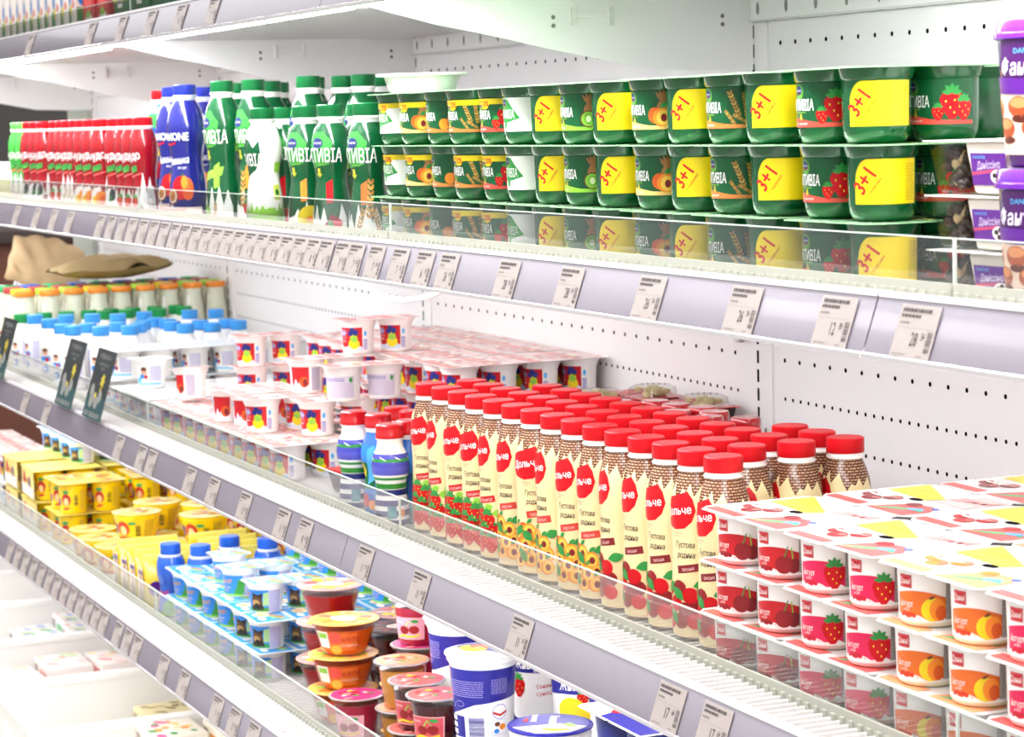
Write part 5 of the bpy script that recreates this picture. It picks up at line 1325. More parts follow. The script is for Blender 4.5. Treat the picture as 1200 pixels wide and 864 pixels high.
# yellow cups and tubs
YM = M('#f4cc10', .2, coat=.3); YE = M('#f4e890', .25)
YCP = [(.0250, 0), (.0275, .002), (.0285, .006), (.0305, .056), (.0310, .060), (.0345, .0625), (.0350, .0655)]
def y_label(d, v1=.05):
    d.ell(.0, .031, .0110, .0125, M('#b82818', .35), 1); d.ell(.0, .027, .0060, .0080, M('#f0c890', .35), 2); d.leaf(-.010, .010, .02, .0025, .2, cREDM, 2); d.ell(.0, .047, .0080, .0038, M('#3f9a50', .35), 1)
    d.bars(.018, .020, .026, .042, 9, cBLK, 1, True); d.ell(-.020, .026, .0048, .0090, cPUR, 1); d.rect(.030, .008, .044, .052, M('#d8b020', .35), 1)
def y_pack(sleeve):
    t = thing('dessert_pack'); g = .072
    for i in range(2):
        for j in range(2):
            o = MB().lathe(YCP, YM, 28, cap1=False).build('cup', t, ((i - .5) * g, (j - .5) * g, 0)); d = Dec(); y_label(d); d.build('label', o, wrap(YCP, .030, -45), .0042, .02)
    lo = lid_mesh(g * 2 + .004, g * 2 + .004, .001, M('#dcc460', .22), None, .005, 2, 2, .008).build('foil_lid', t, (0, 0, .0655))
    d = Dec(); rr = random.Random(4)
    for i in range(24): d.ell(rr.uniform(-.06, .06), rr.uniform(-.06, .06), rr.uniform(.006, .012), rr.uniform(.004, .008), (M('#e8cc30', .3), M('#d8702c', .3), M('#e0b840', .3), M('#b83428', .3), M('#ece4d0', .3))[i % 5], 1 + i % 4, rr.random() * 3)
    d.build('lid_print', lo, flat((0, 0, .001), (1, 0, 0), (0, 1, 0)))
    if sleeve:
        b = MB().box(-g - .004, -g - .0045, .004, g + .004, -g - .0035, .0650, M('#e8d27c', .35)); b.box(-g - .004, g + .0035, .004, g + .004, g + .0045, .0650, M('#e8d27c', .35)); b.box(-g - .004, -g - .0045, .0667, g + .004, g + .0045, .0675, M('#f2e470', .3))
        so = b.build('card_sleeve', t)
        d = Dec(); d.rect(-.07, .006, .07, .030, M('#e8e0d8', .35), 1); d.ell(-.03, .045, .012, .014, cREDM, 2); d.ell(.03, .040, .010, .012, cPUR, 2); d.text('десерт', 0, .036, .012, cREDM, 3, .8); d.rect(-.076, .004, -.060, .065, M('#3a2a20', .5), 1)
        d.build('sleeve_print', so, flat((0, -g - .0045, 0), (1, 0, 0), (0, 0, 1)))
    return Proto(t, 'dessert pack')
YS, YP = y_pack(True), y_pack(False)
YH = .0690
for q, (x, nm) in enumerate(((-2.36, 'second from the left'), (-2.545, 'leftmost'))):
    for j, y in enumerate((-.445, -.285)):
        for L in range(2):
            YS.put((x, y, E4 + L * YH), random.uniform(-.03, .03), 'yellow dessert pack in a card sleeve, %s stack, %s row, %s layer' % (nm, ['front', 'back'][j], LAYN[L]), 'yellow dessert packs')
for L in range(2): YP.put((-2.165 + .006 * L, -.440, E4 + L * YH * .97), .03 * L, 'yellow dessert four-pack without sleeve, front stack beside the tubs, %s layer' % LAYN[L], 'yellow dessert packs')
for L in range(2): YP.put((-2.170, -.275, E4 + L * YH * .97), -.02 * L, 'yellow dessert four-pack behind the bare front stack, %s layer' % LAYN[L], 'yellow dessert packs')
for q in range(4):
    for L in range(2 if q < 3 else 1): YP.put((-2.00 + q * .165, -.105, E4 + L * YH * .97), .03 * q, 'yellow dessert four-pack along the back wall, %s pile, %s' % (nth(q, 4), ['lower', 'upper'][L]), 'yellow dessert packs')
YTP = [(.0340, 0), (.0365, .003), (.0455, .044), (.0470, .0450), (.0475, .052)]
def y_tub():
    t = thing('dessert_tub'); MB().lathe(YTP, YM, 36, cap1=False).build('body', t); MB().lathe([(.0478, .0522), (.0495, .0530), (.0495, .0545), (.047, .0552)], M('#e0cc78', .22), 36).build('foil_lid', t)
    d = Dec(); R = .040
    d.ell(.0, .025, .014, .015, M('#c03018', .35), 1); d.ell(.0, .021, .0075, .010, M('#f0cc90', .35), 2); d.rect(-.016, .003, .016, .008, cREDM, 3); d.ell(.020, .036, .008, .0035, M('#3f9a50', .35), 1); d.bars(.026, .010, .036, .032, 10, cBLK, 1, True); d.ell(-.022, .020, .006, .007, cPUR, 1); d.ell(-.020, .030, .0055, .005, cPUR, 1); d.rect(.044, .004, .064, .042, M('#c8a41c', .35), 1)
    d.build('label', t, wrap(YTP, R, -48), .005, .02)
    d = Dec(); rr = random.Random(6)
    for i in range(14): d.ell(rr.uniform(-.03, .03), rr.uniform(-.03, .03), rr.uniform(.006, .013), rr.uniform(.003, .008), (M('#e4c41c', .3), M('#c03428', .3), M('#ece4d0', .3), M('#e08a30', .3))[i % 4], 1 + i % 4, rr.random() * 3)
    d.build('lid_print', t, flat((0, 0, .0552), (1, 0, 0), (0, 1, 0)))
    return Proto(t, 'dessert tub')
YT = y_tub()
yt = [(-1.80, -.420, 1, 'front one standing on the others'), (-1.905, -.350, 1, 'behind the front one on the left'), (-1.70, -.310, 1, 'behind the front one on the right'), (-1.83, -.270, 1, 'further back on the upper layer'), (-1.975, -.470, 0, 'lowest at the left behind the riser'), (-1.865, -.478, 0, 'lowest in the middle behind the riser'), (-1.755, -.470, 0, 'lowest at the right behind the riser'), (-1.945, -.372, 0, 'lower layer second row left'), (-1.840, -.375, 0, 'lower layer second row middle'), (-1.735, -.365, 0, 'lower layer second row right'), (-1.890, -.270, 0, 'lower layer third row left'), (-1.785, -.270, 0, 'lower layer third row middle'), (-1.68, -.255, 0, 'lower layer third row right')]
for x, y, L, nm in yt: YT.put((x, y, E4 + L * .0562), random.uniform(-.2, .2), 'yellow oval dessert tub with red print, ' + nm, 'yellow dessert tubs')
WL = white_pack(2, 2, -40)
for k in range(4): WL.put((-2.74 - .15 * k, -.44, E4), 0, 'white dessert pack, far left of the bottom shelf, %s, lower' % nth(3 - k, 4), 'white packs at the far left'); KP['22'].put((-2.74 - .15 * k, -.44, E4 + KH + .0006), 0, 'pink lidded dessert pack, far left of the bottom shelf, %s, upper' % nth(3 - k, 4), 'white packs at the far left')
for k in range(2): PBX.put((-2.40 - .19 * k, -.365, E4 + 2 * YH + .001), 0, 'blue pack with brown stump print on the yellow sleeves, %s' % ['right', 'left'][k], 'blue packs far away')
# ---------------------------------------------------------------- jellies and purple pots, near end of the bottom shelf
def mat_jelly(hexc, nm):
    m = bpy.data.materials.new(nm); m.use_nodes = True; b = m.node_tree.nodes['Principled BSDF']
    b.inputs['Base Color'].default_value = rgb(hexc) + (1,); b.inputs['Roughness'].default_value = .08; b.inputs['IOR'].default_value = 1.38; b.inputs['Coat Weight'].default_value = .5
    return m
JRED, JORG, JAMB, JDRK, JPNK = mat_jelly('#a00a10', 'red_jelly'), mat_jelly('#dc5c12', 'orange_jelly'), mat_jelly('#cc8424', 'amber_jelly'), mat_jelly('#4a0c14', 'dark_jelly'), mat_jelly('#b01c3e', 'pink_jelly')
def bowl(jel, lidm, lidf, label):
    """wide cup of jelly in clear plastic"""
    t = thing('jelly_cup'); P = [(.0300, 0), (.0330, .002), (.0360, .010), (.0440, .040), (.0465, .0480), (.0480, .0485), (.0480, .0530)]
    MB().lathe([(.0290, .0010), (.0350, .010), (.0432, .0420), (.0430, .0425)], jel, 32).build('jelly', t)
    MB().lathe(P, CLEARP, 32, cap1=False).build('clear_cup', t)
    MB().lathe([(.0500, .0532), (.0520, .0540), (.0520, .0550), (.0500, .0556)], lidm, 36).build('foil_lid', t)
    d = Dec(); rr = random.Random(3); d.ell(0, 0, .047, .047, lidm, 0, n=32)
    for i in range(10): a = i * .63; d.ell(.032 * math.cos(a), .032 * math.sin(a), rr.uniform(.008, .013), rr.uniform(.006, .010), lidf[i % len(lidf)], 1 + i % 3, a)
    d.ell(.006, -.004, .022, .016, M('#f0dcd0', .3), 5, .4); d.text('желе', .006, -.008, .010, cREDM, 6, .9, .3)
    d.build('lid_print', t, flat((0, 0, .0556), (1, 0, 0), (0, 1, 0)))
    if label:
        d = Dec(); d.rect(-.030, .010, .036, .040, M('#d86a24', .3), 0); d.rect(-.026, .014, -.006, .042, cW2, 2); d.rect(-.024, .030, -.008, .039, M('#8cc83c', .3), 3); d.ell(.004, .032, .009, .010, M('#e85040', .3), 2); d.ell(.004, .012, .0105, .009, cORG, 3); d.ell(.004, .012, .008, .007, M('#f4b040', .3), 4); d.text('желе', .026, .026, .010, M('#b02818', .3), 3, .8, .1); d.text('МАНДАРИН', .024, .017, .0042, M('#f4dcc0', .3), 3, .8)
        d.build('label', t, wrap(P, .040, -48), .005, .006)
    return Proto(t, 'jelly cup')
J1 = bowl(JRED, M('#e0a8a0', .25), [cYEL2, cYEL, M('#d84a50', .3), M('#f4d8c8', .3)], False); J2 = bowl(JORG, M('#f0b860', .25), [cORG, cYEL, M('#e86050', .3), cLIME], True); J3 = bowl(JDRK, M('#4a2a28', .25), [cBRN, cMAR, M('#6a4030', .3)], False)
HB = .0575
def JP(pr, x, y, L, nm, rz=0.0, k=1.0): o = pr.put((x, y, E4 + L * HB * k), rz, nm, 'wide jelly cups'); o.scale = (1, 1, k)
JP(J1, -.600, -.430, 0, 'red jelly cup, lowest of the stack beside the blue packs'); JP(J1, -.598, -.428, 1, 'red jelly cup, second in the stack beside the blue packs'); JP(J1, -.595, -.426, 2, 'large red jelly cup with peach lid on top beside the blue packs', .3)
JP(J2, -.425, -.470, 0, 'orange jelly cup with fruit lid, lowest in front', 0, .9); JP(J2, -.423, -.468, 1, 'orange jelly cup with green label, second in front', .1, .9); JP(J2, -.420, -.466, 2, 'orange mandarin jelly cup on top of the front stack', .05, .9)
JP(J1, -.515, -.480, 0, 'red jelly cup behind the riser left of the orange stack') if False else None
JP(J3, -.680, -.475, 0, 'dark chocolate jelly cup right beside the blue packs, lower') if False else None
for k, (x, y) in enumerate(((-.600, -.305), (-.505, -.352), (-.498, -.245), (-.602, -.195), (-.398, -.300), (-.398, -.190))):
    for L in range(3 if k in (2, 4) else 2): JP((J1, J3, J1, J2, J2, J1)[k] if k != 5 else J1, x, y, L, 'wide jelly cup in the back group, %s, %s' % (nth(k, 6), ['lowest', 'middle', 'top'][L]), k)
def tallcup(jel, lidm, label, fruit):
    t = thing('jelly_cup'); P = [(.0240, 0), (.0262, .002), (.0275, .008), (.0320, .070), (.0350, .076), (.0362, .0765), (.0365, .082)]
    MB().lathe([(.0235, .001), (.0265, .009), (.0312, .070), (.0310, .0705)], jel, 32).build('jelly', t)
    if fruit:
        b = MB(); rr = random.Random(2)
        for k in range(9):
            bm = bmesh.new(); bmesh.ops.create_cube(bm, size=1); bmesh.ops.bevel(bm, geom=bm.edges[:], offset=.15, segments=2, affect='EDGES'); a = k * .9
            b.add_bm(bm, M('#e0a850', .3), True, Matrix.Translation((.0235 * math.cos(a), .0235 * math.sin(a), .012 + .006 * k)) @ Matrix.Rotation(rr.random() * 3, 4, 'X') @ Matrix.Scale(.013, 4)); bm.free()
        b.build('fruit_pieces', t)
    MB().lathe(P, CLEARP, 32, cap1=False).build('clear_cup', t)
    MB().lathe([(.0368, .0822), (.0395, .0830), (.0395, .0845), (.0370, .0852)], M('#c8c4c4', .2, .5), 36).build('foil_lid', t)
    d = Dec(); d.ell(0, 0, .0365, .0365, lidm, 0, n=30); rr = random.Random(7)
    for i in range(12): d.ell(rr.uniform(-.022, .022), rr.uniform(-.022, .022), rr.uniform(.004, .009), rr.uniform(.003, .006), (M('#f08a80', .3), cRED, cYEL, M('#f4c8c0', .3), cGRN2)[i % 5], 1 + i % 3, i)
    d.build('lid_print', t, flat((0, 0, .0852), (1, 0, 0), (0, 1, 0)))
    if label:
        d = Dec(); lab = {'red': M('#c84a54', .3), 'pink': M('#f0a0b4', .3), 'none': None}[label]
        d.rect(-.024, .012, .024, .054, M('#e8b0ac', .3), 0); d.rect(-.0225, .0135, .0225, .0525, lab, 1); d.ell(-.006, .030, .0075, .0080, cDRED, 3); d.ell(.009, .031, .0075, .0080, cDRED, 3)
        d.poly([(-.004, .037), (.001, .048), (.0025, .048), (-.002, .037)], cLIME, 4); d.poly([(.008, .038), (.0025, .048), (.001, .048), (.007, .038)], cLIME, 4); d.leaf(.004, .048, .013, .0035, -.1, cGRN2, 4); d.poly([(-.018, .018), (-.008, .022), (.004, .019), (.018, .023), (.018, .0195), (.004, .0155), (-.008, .018), (-.018, .0145)], cYEL, 4)
        d.text('желе', -.014, .043, .0055, M('#f4d4d4', .3), 4, .7)
        d.build('label', t, wrap(P, .029, -48), .0045, .02)
    return Proto(t, 'jelly cup')
TA, TR, TP = tallcup(JAMB, M('#e8926a', .25), None, True), tallcup(JDRK, M('#d8605c', .25), 'red', False), tallcup(JPNK, M('#d83a78', .25), 'pink', False)
HT = .0665
def TPUT(pr, x, y, z, nm, rz=0.0): o = pr.put((x, y, E4 + z), rz, nm, 'tall jelly cups'); o.scale = (1, 1, .765)
TPUT(TP, -.315, -.488, 0, 'pink lidded jelly cup behind the riser, right of the orange jelly'); TPUT(TP, -.235, -.494, 0, 'pink lidded jelly cup behind the riser, nearest the amber cup') if False else None
TPUT(TA, -.215, -.455, 0, 'amber fruit jelly cup, lower one'); TPUT(TA, -.215, -.455, HT, 'amber fruit jelly cup with orange lid on top of another')
TPUT(TR, -.100, -.480, 0, 'dark red jelly cup, lower in the middle'); TPUT(TR, -.098, -.478, HT, 'dark red jelly cup with red lid, upper, left of the nearest one')
TPUT(TR, -.012, -.488, 0, 'dark red jelly cup, lower nearest'); TPUT(TR, -.010, -.486, HT, 'dark red jelly cup with cherry label, upper and nearest')
for k, (x, y) in enumerate(((-.302, -.397), (-.222, -.335), (-.304, -.310), (-.222, -.245), (-.304, -.223))):
    TPUT((TP, TP, TP, TA, TP)[k], x, y, 0, 'tall jelly cup in the group behind, %s, lower' % nth(k, 5)); TPUT((TP, TP, TP, TA, TP)[k], x, y, HT, 'tall jelly cup in the group behind, %s, middle' % nth(k, 5), .2 * k); TPUT((TP, TP, TP, TA, TP)[k], x, y, HT * 2, 'tall jelly cup in the group behind, %s, upper' % nth(k, 5), .2 * k)

# large purple and white pots
PVP = [(.0330, 0), (.0355, .002), (.0362, .006), (.0420, .098), (.0425, .1020), (.0452, .1085), (.0462, .1090), (.0465, .1150)]
cVIO = M('#262486', .25)
def pot(side):
    t = thing('yogurt_pot'); MB().lathe(PVP, cW, 40, cap1=False).build('body', t); MB().lathe([(.0468, .1152), (.0490, .1160), (.0490, .1172), (.0470, .1178)], cW2, 40).build('foil_lid', t)
    d = Dec(); R = .040
    if side == 'back':
        d.poly([(-.075, .040), (-.050, .038), (-.025, .046), (.0, .056), (.030, .060), (.075, .064), (.075, .1015), (-.075, .1015)], cVIO, 1); d.lines(-.050, .066, .012, .088, 8, cLIL, 2, .35, 3); d.lines(.022, .070, .044, .090, 9, cLIL, 2, .35, 4)
        d.ell(-.040, .053, .007, .004, cLIL, 2); d.ell(-.040, .053, .0063, .0034, cVIO, 3); d.ell(-.022, .056, .007, .004, cLIL, 2); d.ell(-.022, .056, .0063, .0034, cVIO, 3)
        d.rect(-.046, .012, -.016, .040, cVIO, 1); 
        for k in range(3): d.rect(-.044, .015 + k * .009, -.032, .021 + k * .009, cW, 2)
        d.bars(-.010, .010, .012, .040, 20, cVIO, 1, True); d.ell(.034, .046, .011, .010, cLIL, 1); d.ell(.034, .046, .010, .009, cW, 2); d.poly([(.024, .044), (.034, .040), (.044, .044), (.044, .047), (.034, .043), (.024, .047)], cRED, 3)
        d.rect(.022, .016, .044, .036, M('#cfe0ee', .3), 1); d.rect(.023, .017, .043, .035, cW, 2); d.ell(.030, .030, .004, .003, cBRN, 3); d.ell(.038, .026, .005, .004, cORG, 3); d.ell(.029, .021, .004, .003, cBLU2, 3)
    elif side == 'heart':
        d.poly([(-.075, .040), (-.03, .048), (.010, .062), (.075, .070), (.075, .098), (-.075, .098)], cVIO, 1); d.poly([(.004, .060), (-.008, .074), (-.006, .081), (.0, .083), (.004, .079), (.008, .083), (.014, .081), (.016, .074)], cSKY, 2); d.poly([(.004, .060), (-.006, .072), (.014, .072)], cYEL, 3)
        d.ell(.024, .046, .012, .018, cYEL, 3); d.lines(-.040, .066, -.016, .090, 9, cLIL, 2, .35, 3)
    else:
        d.poly([(-.075, .060), (-.02, .066), (.02, .066), (.075, .060), (.075, .098), (-.075, .098)], cVIO, 1); d.text('Живинка', .0, .072, .0125, cW, 3, .70, .06, .008, skew=.2); d.text('йогурт', .012, .0668, .0042, cW, 3); d.poly([(-.020, .090), (0, .085), (.020, .090), (.020, .094), (0, .089), (-.020, .094)], cRED, 2)
        if side == 'straw': f_straw(d, -.022, .045, .024, 3); d.text('банан', .016, .046, .006, cREDM, 3, .9, .1); d.text('суниця', .018, .036, .006, cREDM, 3, .9, .1)
        else: d.ell(-.010, .044, .020, .018, cYEL, 3, .3); d.ell(.012, .040, .016, .016, M('#f0cc20', .3), 4); f_straw(d, .006, .060, .016, 2); f_straw(d, .024, .026, .020, 5); f_straw(d, .0, .020, .018, 5)
    d.build('label', t, wrap(PVP, R, -40), .005, .02)
    d = Dec(); d.poly([(.044 * math.cos(a / 10 * PI + .6), .044 * math.sin(a / 10 * PI + .6)) for a in range(11)], cVIO, 1); d.ell(-.016, -.006, .020, .016, cYEL, 2, .4); d.ell(-.020, .004, .014, .011, cDORG, 3, .4); d.ell(-.014, .002, .008, .006, M('#f0a060', .3), 4); d.text('Живинка', .016, .016, .011, cW, 3, .7, -.9, .02); d.rect(-.012, -.034, .012, -.032, cBRN, 2)
    d.build('lid_print', t, flat((0, 0, .1178), (1, 0, 0), (0, 1, 0)))
    return Proto(t, 'yogurt pot')
PVB, PVH, PVS, PVM = pot('back'), pot('heart'), pot('straw'), pot('mango')
PH_ = .1205
PVB.put((.072, -.452, E4 + .0835), 0, 'large white and violet yogurt pot turned to its back text, nearest of the pots', 'large yogurt pots')
PVH.put((-.140, -.398, E4 + .0835), 0, 'large white and violet yogurt pot with blue and yellow heart', 'large yogurt pots')
# what carries them: shallow violet lidded tubs
def shallow():
    t = thing('yogurt_tub'); P = [(.0400, 0), (.0430, .003), (.0460, .060), (.0490, .068), (.0492, .0755)]
    MB().lathe(P, cW, 36, cap1=False).build('body', t); MB().lathe([(.0495, .0757), (.0515, .0765), (.0515, .0780), (.0490, .0788)], cVIO, 36).build('foil_lid', t)
    d = Dec(); d.rect(-.09, .030, .09, .058, cVIO, 1); f_straw(d, -.006, .034, .018, 2); d.text('Живинка', .028, .040, .010, cW, 2, .7); d.build('label', t, wrap(P, .0445, -45), .006, .02)
    d = Dec(); d.ell(0, 0, .047, .047, cVIO, 0, n=32); d.poly([(-.01, -.046), (.03, -.036), (.046, 0), (.034, .030), (.006, .010)], cW, 1); d.ell(.024, -.014, .012, .006, cYEL, 2, .4); d.ell(.030, -.004, .012, .006, cYEL, 2, 1.0); d.rect(.010, .010, .028, .022, cLIME, 2); d.text('Живинка', -.012, .006, .011, cW, 2, .75, -.6, .02); d.text('DANONE', -.034, -.006, .007, cW, 2, .8, -.6, .02); d.ell(-.030, -.016, .008, .003, cRED, 2, -.6)
    d.build('lid_print', t, flat((0, 0, .0788), (1, 0, 0), (0, 1, 0))); return Proto(t, 'yogurt tub')
ST = shallow()
for k, (x, y, nm) in enumerate(((.074, -.452, 'under the nearest large pot'), (-.140, -.396, 'under the pot with the heart'), (.300, -.462, 'front one right of the large pots'), (.420, -.462, 'cut by the price rail at the right'), (.185, -.452, 'between the near pot and the front tub'))):
    ST.put((x, y, E4 + .0005), .15 * k, 'shallow violet lidded yogurt tub, ' + nm, 'shallow yogurt tubs')
ST.put((.300, -.462, E4 + .0800), .1, 'shallow violet lidded yogurt tub, upper one in front of the strawberry pot', 'shallow yogurt tubs')
for k, (x, y, pr, nm) in enumerate(((-.012, -.335, PVS, 'strawberry print'), (.122, -.335, PVM, 'yellow print'), (.235, -.335, PVS, 'strawberry print'), (.345, -.335, PVM, 'yellow print'), (.060, -.215, PVS, 'strawberry print'), (.180, -.215, PVM, 'yellow print'))):
    ST.put((x, y, E4 + .0005), .1 * k, 'shallow violet lidded tub under the back pots, %s' % nth(k, 6), 'shallow yogurt tubs'); pr.put((x, y, E4 + .0835), .1 * k, 'large yogurt pot, %s, behind the near pots, %s' % (nm, nth(k, 6)), 'large yogurt pots behind')
# square violet dessert packs at the right
def vpack(fr_):
    t = thing('dessert_pack'); g = .078
    for i in range(2): MB().lathe([(.027, 0), (.029, .002), (.034, .050), (.036, .0555)], cNAVY, 28, cap1=False).build('cup', t, ((i - .5) * g, 0, 0))
    lo = lid_mesh(g * 2, .084, .001, cW2, None, .004, 2, 1, .006).build('foil_lid', t, (0, 0, .0556))
    d = Dec(); d.poly([(-.02, -.040), (.076, -.040), (.076, .040), (-.05, .040)], cVIO, 1); d.text('DANONE', .046, .004, .012, cW, 2, .8, -.3, .02); d.ell(.044, -.008, .016, .006, cRED, 2, -.3)
    if fr_ == 'cherry': d.ell(-.036, -.010, .015, .012, cDRED, 2); d.ell(-.016, -.016, .013, .011, cRED, 3); d.poly([(-.03, .0), (-.026, .0), (.0, .020), (-.004, .022)], cLIME, 3); d.ell(.006, .026, .014, .008, M('#e8e0ee', .3), 3)
    else: f_straw(d, -.026, -.004, .034, 2); d.ell(.010, .026, .014, .008, M('#e8e0ee', .3), 3)
    d.build('lid_print', lo, flat((0, 0, .001), (1, 0, 0), (0, 1, 0))); return Proto(t, 'dessert pack')
VC, VS = vpack('cherry'), vpack('strawberry')
for L in range(4):
    VS.put((.560, -.470, E4 + .0005 + L * .0572), 0, 'violet square lidded dessert pack with strawberry, %s of the nearest stack' % ['lowest', 'second', 'third', 'topmost'][L], 'violet dessert packs')
    VC.put((.545, -.375, E4 + .0005 + L * .0572), .05, 'violet square lidded dessert pack with cherry, %s of the stack behind' % ['lowest', 'second', 'third', 'topmost'][L], 'violet dessert packs')
# ---------------------------------------------------------------- crates under the bottom shelf, with butter packs
CRM = M('#f6f3ee', .35, noise=.03, nscale=10)
CZ = -1.092; CH = .20; CW_ = .405; CY0, CY1 = -.735, -.135
def crate():
    t = thing('plastic_crate'); w = CW_ / 2 - .003; y = (CY1 - CY0) / 2 - .003; th = .006
    b = MB(); b.box(-w + th, -y + th, 0, w - th, y - th, .006, CRM)
    b.box(-w + .004, -y + .004, .0, -w + .004 + th, y - .004, CH, CRM); b.box(w - .004 - th, -y + .004, 0, w - .004, y - .004, CH, CRM); b.box(-w + .004, y - .004 - th, 0, w - .004, y - .004, CH, CRM)
    # front wall with a grip opening
    f0, f1 = -y + .004, -y + .004 + th
    b.box(-w + .004, f0, 0, w - .004, f1, CH * .52, CRM); b.box(-w + .004, f0, CH * .82, w - .004, f1, CH, CRM); b.box(-w + .004, f0, CH * .52, -.075, f1, CH * .82, CRM); b.box(.075, f0, CH * .52, w - .004, f1, CH * .82, CRM)
    b.build('basket', t)
    b = MB(); r = .012
    b.box(-w, -y, CH - .010, w, -y + r, CH + .004, CRM, .0015); b.box(-w, y - r, CH - .010, w, y, CH + .004, CRM, .0015); b.box(-w, -y + r, CH - .010, -w + r, y - r, CH + .004, CRM, .0015); b.box(w - r, -y + r, CH - .010, w, y - r, CH + .004, CRM, .0015)
    for sx_ in (-1, 1):
        b.box(sx_ * w - (.03 if sx_ > 0 else 0), -y - .002, CH - .03, sx_ * w + (.03 if sx_ < 0 else 0), -y + .004, CH + .006, CRM, .001)
        b.box(sx_ * (w - .06) - .004, -y - .003, .01, sx_ * (w - .06) + .004, -y + .0035, CH - .01, CRM)
    b.build('rim', t)
    return Proto(t, 'crate')
CR_ = crate()
cxs = [-1.212 - CW_ * k for k in range(7)] + [-1.212 + CW_ * k for k in (1, 2, 3)]
for k, x in enumerate(sorted(cxs)):
    CR_.put((x, (CY0 + CY1) / 2, CZ - CH), 0, 'white plastic crate with grip openings under the bottom shelf, %s' % nth(k, 10), 'white plastic crates')
t = thing('crate_base', 'white base cabinet of the chilled case carrying the crates', 'cabinet', (0, 0, FLOOR_Z))
zt = CZ - CH - FLOOR_Z - .0006
MB().box(XL + .05, -.76, .02, XR - .02, -.06, zt, WHITE_METAL, .004).build('base_body', t); MB().box(XL + .05, -.70, 0, XR - .02, -.08, .02, M('#55504e', .6)).build('plinth', t)
def butter(w, dp, h, base, spots, seed, nm='butter_pack'):
    t = thing(nm); MB().box(-w / 2, -dp / 2, 0, w / 2, dp / 2, h, base, .004).build('wrapper', t)
    rr = random.Random(seed); d = Dec()
    for k in range(16): d.ell(rr.uniform(-w * .42, w * .42), rr.uniform(-dp * .4, dp * .4), rr.uniform(.006, .016), rr.uniform(.004, .009), spots[k % len(spots)], 1 + k % 4, rr.random())
    d.build('top_print', t, flat((0, 0, h), (1, 0, 0), (0, 1, 0)))
    d = Dec(); d.bars(-w * .4, h * .15, -w * .15, h * .8, 12, M('#8a7a70', .4), 1); d.rect(-w * .05, h * .2, w * .4, h * .7, spots[0], 1); d.build('side_print', t, flat((0, -dp / 2, 0), (1, 0, 0), (0, 0, 1)))
    return t
PR1 = Proto(butter(.14, .098, .042, M('#f6e8e2', .3), [M('#f0a8a0', .35), M('#f4e0a0', .35), M('#f6cfc8', .35), M('#c8e0b8', .35)], 3), 'butter pack')
PR2 = Proto(butter(.12, .095, .042, M('#f4f2ee', .3), [M('#7ac890', .35), M('#f0c0b0', .35), M('#a8b8e8', .35), M('#e8d8b0', .35)], 5), 'butter pack')
PR3 = Proto(butter(.10, .15, .050, M('#e0d0a0', .35), [M('#a89868', .4), M('#c8b078', .4), M('#8a7848', .4)], 8), 'butter pack')
PR4 = Proto(butter(.12, .105, .048, M('#f6ecd8', .3), [M('#f0a040', .35), M('#f4d890', .35), M('#e8609c', .35), M('#4aa060', .35)], 9), 'butter pack')
FLR = CZ - CH + .0066
BL4 = ['bottom', 'second', 'third', 'top']
def pile(pr, h, n, spots, nm):
    for k, (x, y, rz) in enumerate(spots):
        for L in range(n): pr.put((x + random.uniform(-.002, .002), y + random.uniform(-.002, .002), FLR + L * (h + .0008)), rz + random.uniform(-.02, .02), '%s, %s layer, %s' % (nm, BL4[L + 4 - n], nth(k, len(spots))), 'butter packs in the crates')
pile(PR1, .042, 4, [(-2.010, -.640, .05), (-2.085, -.520, .0), (-2.075, -.410, .04), (-2.085, -.300, .0)], 'white and pink butter pack in the middle crate')
pile(PR2, .042, 4, [(-2.420, -.505, .05), (-2.400, -.395, .0), (-2.530, -.385, .0), (-2.480, -.270, .0)], 'white and green butter pack in a far crate')
pile(PR3, .050, 3, [(-1.655, -.395, .03), (-1.655, -.225, .0)], 'beige butter pack in the crate second nearest')
pile(PR4, .048, 4, [(-1.330, -.490, .02), (-1.310, -.370, .0), (-1.310, -.250, .0)], 'white butter pack with orange print in the near crate')

# ---------------------------------------------------------------- price tags in the rails and the leaning dark cards
TAGM = M('#b5a9a3', .4); TAGI = M('#504644', .5); TAGL = M('#887d79', .5)
def price_tag(txt):
    t = thing('price_tag'); w, h = .052, .0415
    MB().box(-w / 2, -.0004, 0, w / 2, .0, h, TAGM).build('card', t)
    d = Dec(); a, b2 = txt
    d.lines(-w * .44, h * .86, w * .30, h * .96, 1, TAGI, 1, .7, 3); d.lines(-w * .44, h * .76, w * .05, h * .84, 1, TAGI, 1, .7, 5); d.lines(-w * .44, h * .64, -w * .2, h * .70, 1, TAGL, 1, .7, 5); d.rect(-w * .46, h * .56, w * .42, h * .565, TAGL, 1)
    d.text(a, w * .02, h * .24, h * .26, TAGI, 1, .62, 0, .006); d.text(b2, w * .23, h * .36, h * .14, TAGI, 1, .62, 0, .006)
    d.bars(w * .33, h * .14, w * .46, h * .54, 12, TAGI, 1, True); d.lines(-w * .44, h * .06, -w * .1, h * .10, 1, TAGL, 1, .6, 9); d.lines(w * .2, h * .05, w * .32, h * .09, 1, TAGL, 1, .6, 9)
    d.build('print', t, flat((0, -.0004, 0), (1, 0, 0), (0, 0, 1)), off=.00012)
    return Proto(t, 'price tag')
TG = {k: price_tag(v) for k, v in {'26': ('26', '74'), '28': ('28', '54'), '7': ('7', '89'), '6': ('6', '75'), '12': ('12', '89'), '11': ('11', '74'), '17': ('17', '64'), '8': ('8', '60')}.items()}
TILT = -.3358
def ptag(key, X, zf, label):
    TG[key].put((X, -.61745, zf - .0398), 0, label, 'price tags in the rails', (TILT, 0, 0))
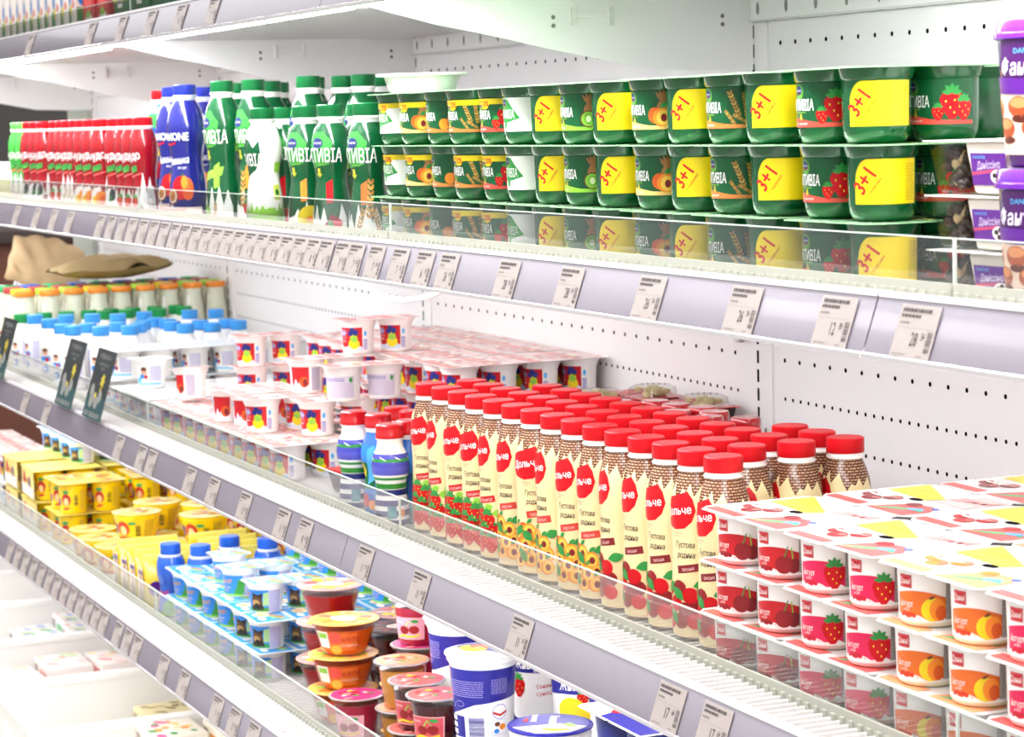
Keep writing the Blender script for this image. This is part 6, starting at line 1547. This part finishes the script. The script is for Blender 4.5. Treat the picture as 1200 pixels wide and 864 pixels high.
def tags(zf, lst, nm, zmid):
    xs_ = []
    for px, py, key in lst: xs_.append([PY(px, py, -.609)[0], key])
    xs_.sort(key=lambda q: q[0])
    for k in range(1, len(xs_)):
        if xs_[k][0] - xs_[k - 1][0] < .054: xs_[k][0] = xs_[k - 1][0] + .054
    for k, (x, key) in enumerate(xs_):
        sm = abs((x - XL + .027) % BAY - .027)
        if sm < .031: x += .031 - sm if ((x - XL + BAY / 2) % BAY) > BAY / 2 else -(.031 - sm)
        ptag(key, x, zf, 'small paper price tag in the %s rail, %s' % (nm, nth(k, len(xs_)) if k < 20 else '%s from the right' % NUM[len(xs_) - k]))
s2 = [(20, 255, '8'), (43, 256, '8'), (63, 258, '7'), (82, 260, '6')] + [(118 + 12.4 * k, 270 + 1.6 * k, ('7', '8', '6')[k % 3]) for k in range(22)] + [(410, 302, '7'), (440, 307, '7'), (468, 312, '7'), (497, 317, '6'), (525, 320, '26'), (595, 331, '28'), (668, 341, '28'), (762, 352, '26'), (872, 367, '26'), (980, 380, '12'), (1075, 395, '28')]
tags(Z2, s2, 'second', 0)
s3t = [(30, 470, '8'), (55, 482, '8')] + [(140, 521, '7'), (166, 534, '8'), (178, 541, '8'), (223, 563, '11'), (250, 573, '11'), (287, 592, '12'), (331, 610, '11'), (357, 622, '8'), (427, 652, '11'), (492, 685, '11'), (610, 740, '11'), (785, 820, '17'), (838, 845, '17')]
tags(Z3, s3t, 'third', 0)
s4t = [(12 + 9.2 * k, 640 + 8.2 * k, ('7', '8', '6', '11')[k % 4]) for k in range(13)] + [(139, 750, '7'), (150, 757, '8'), (161, 765, '6'), (192, 788, '7'), (216, 804, '8'), (255, 836, '7'), (275, 851, '12'), (297, 866, '11')]
tags(Z4, s4t, 'bottom', 0)
tags(Z1, [(36, 55, '8'), (107, 40, '7'), (143, 33, '8'), (177, 26, '7'), (212, 20, '6'), (250, 12, '7')], 'top', 0)
def wob():
    t = thing('shelf_card'); w, h = .135, .128
    MB().box(-w / 2, -.0005, 0, w / 2, 0, h, M('#20282a', .35)).build('card', t)
    d = Dec(); G = M('#8a8a84', .4); Yl = M('#c8b42c', .4)
    d.rect(-w / 2, 0, w / 2, h * .32, M('#1f4a4c', .35), 0); d.text('НОВИНКА', 0, h * .86, h * .075, G, 1, 1.2); d.text('смакуйте разом', 0, h * .77, h * .04, G, 1, 1.2); d.text('щодня', 0, h * .71, h * .04, G, 1, 1.2)
    for k in range(7): d.leaf(w * .14, h * .56, h * .12, h * .028, k * .9, Yl, 1)
    d.ell(w * .14, h * .56, h * .05, h * .05, Yl, 2); d.rect(w * .10, h * .38, w * .16, h * .50, Yl, 1)
    for k, (a, b2) in enumerate(((-.28, .40), (-.16, .30), (.04, .24), (.18, .34), (-.22, .24))): d.ell(w * a, h * b2, w * .10, h * .09, G, 1 + k % 2)
    d.ell(-w * .04, h * .34, w * .05, h * .04, Yl, 4); d.bars(-w * .42, h * .03, w * .42, h * .10, 12, G, 1)
    d.build('print', t, flat((0, -.0005, 0), (1, 0, 0), (0, 0, 1)), off=.0002); return Proto(t, 'card')
WB = wob()
for k, (px, py) in enumerate(((-6, 440), (71, 474), (104, 490))):
    p = PY(px, py, -.612); WB.put((p[0], -.6085, Z3 + .0070), 0, 'dark shelf card with yellow flower print leaning on the third rail, %s' % nth(k, 3), 'dark shelf cards', (-.30, 0, 0))
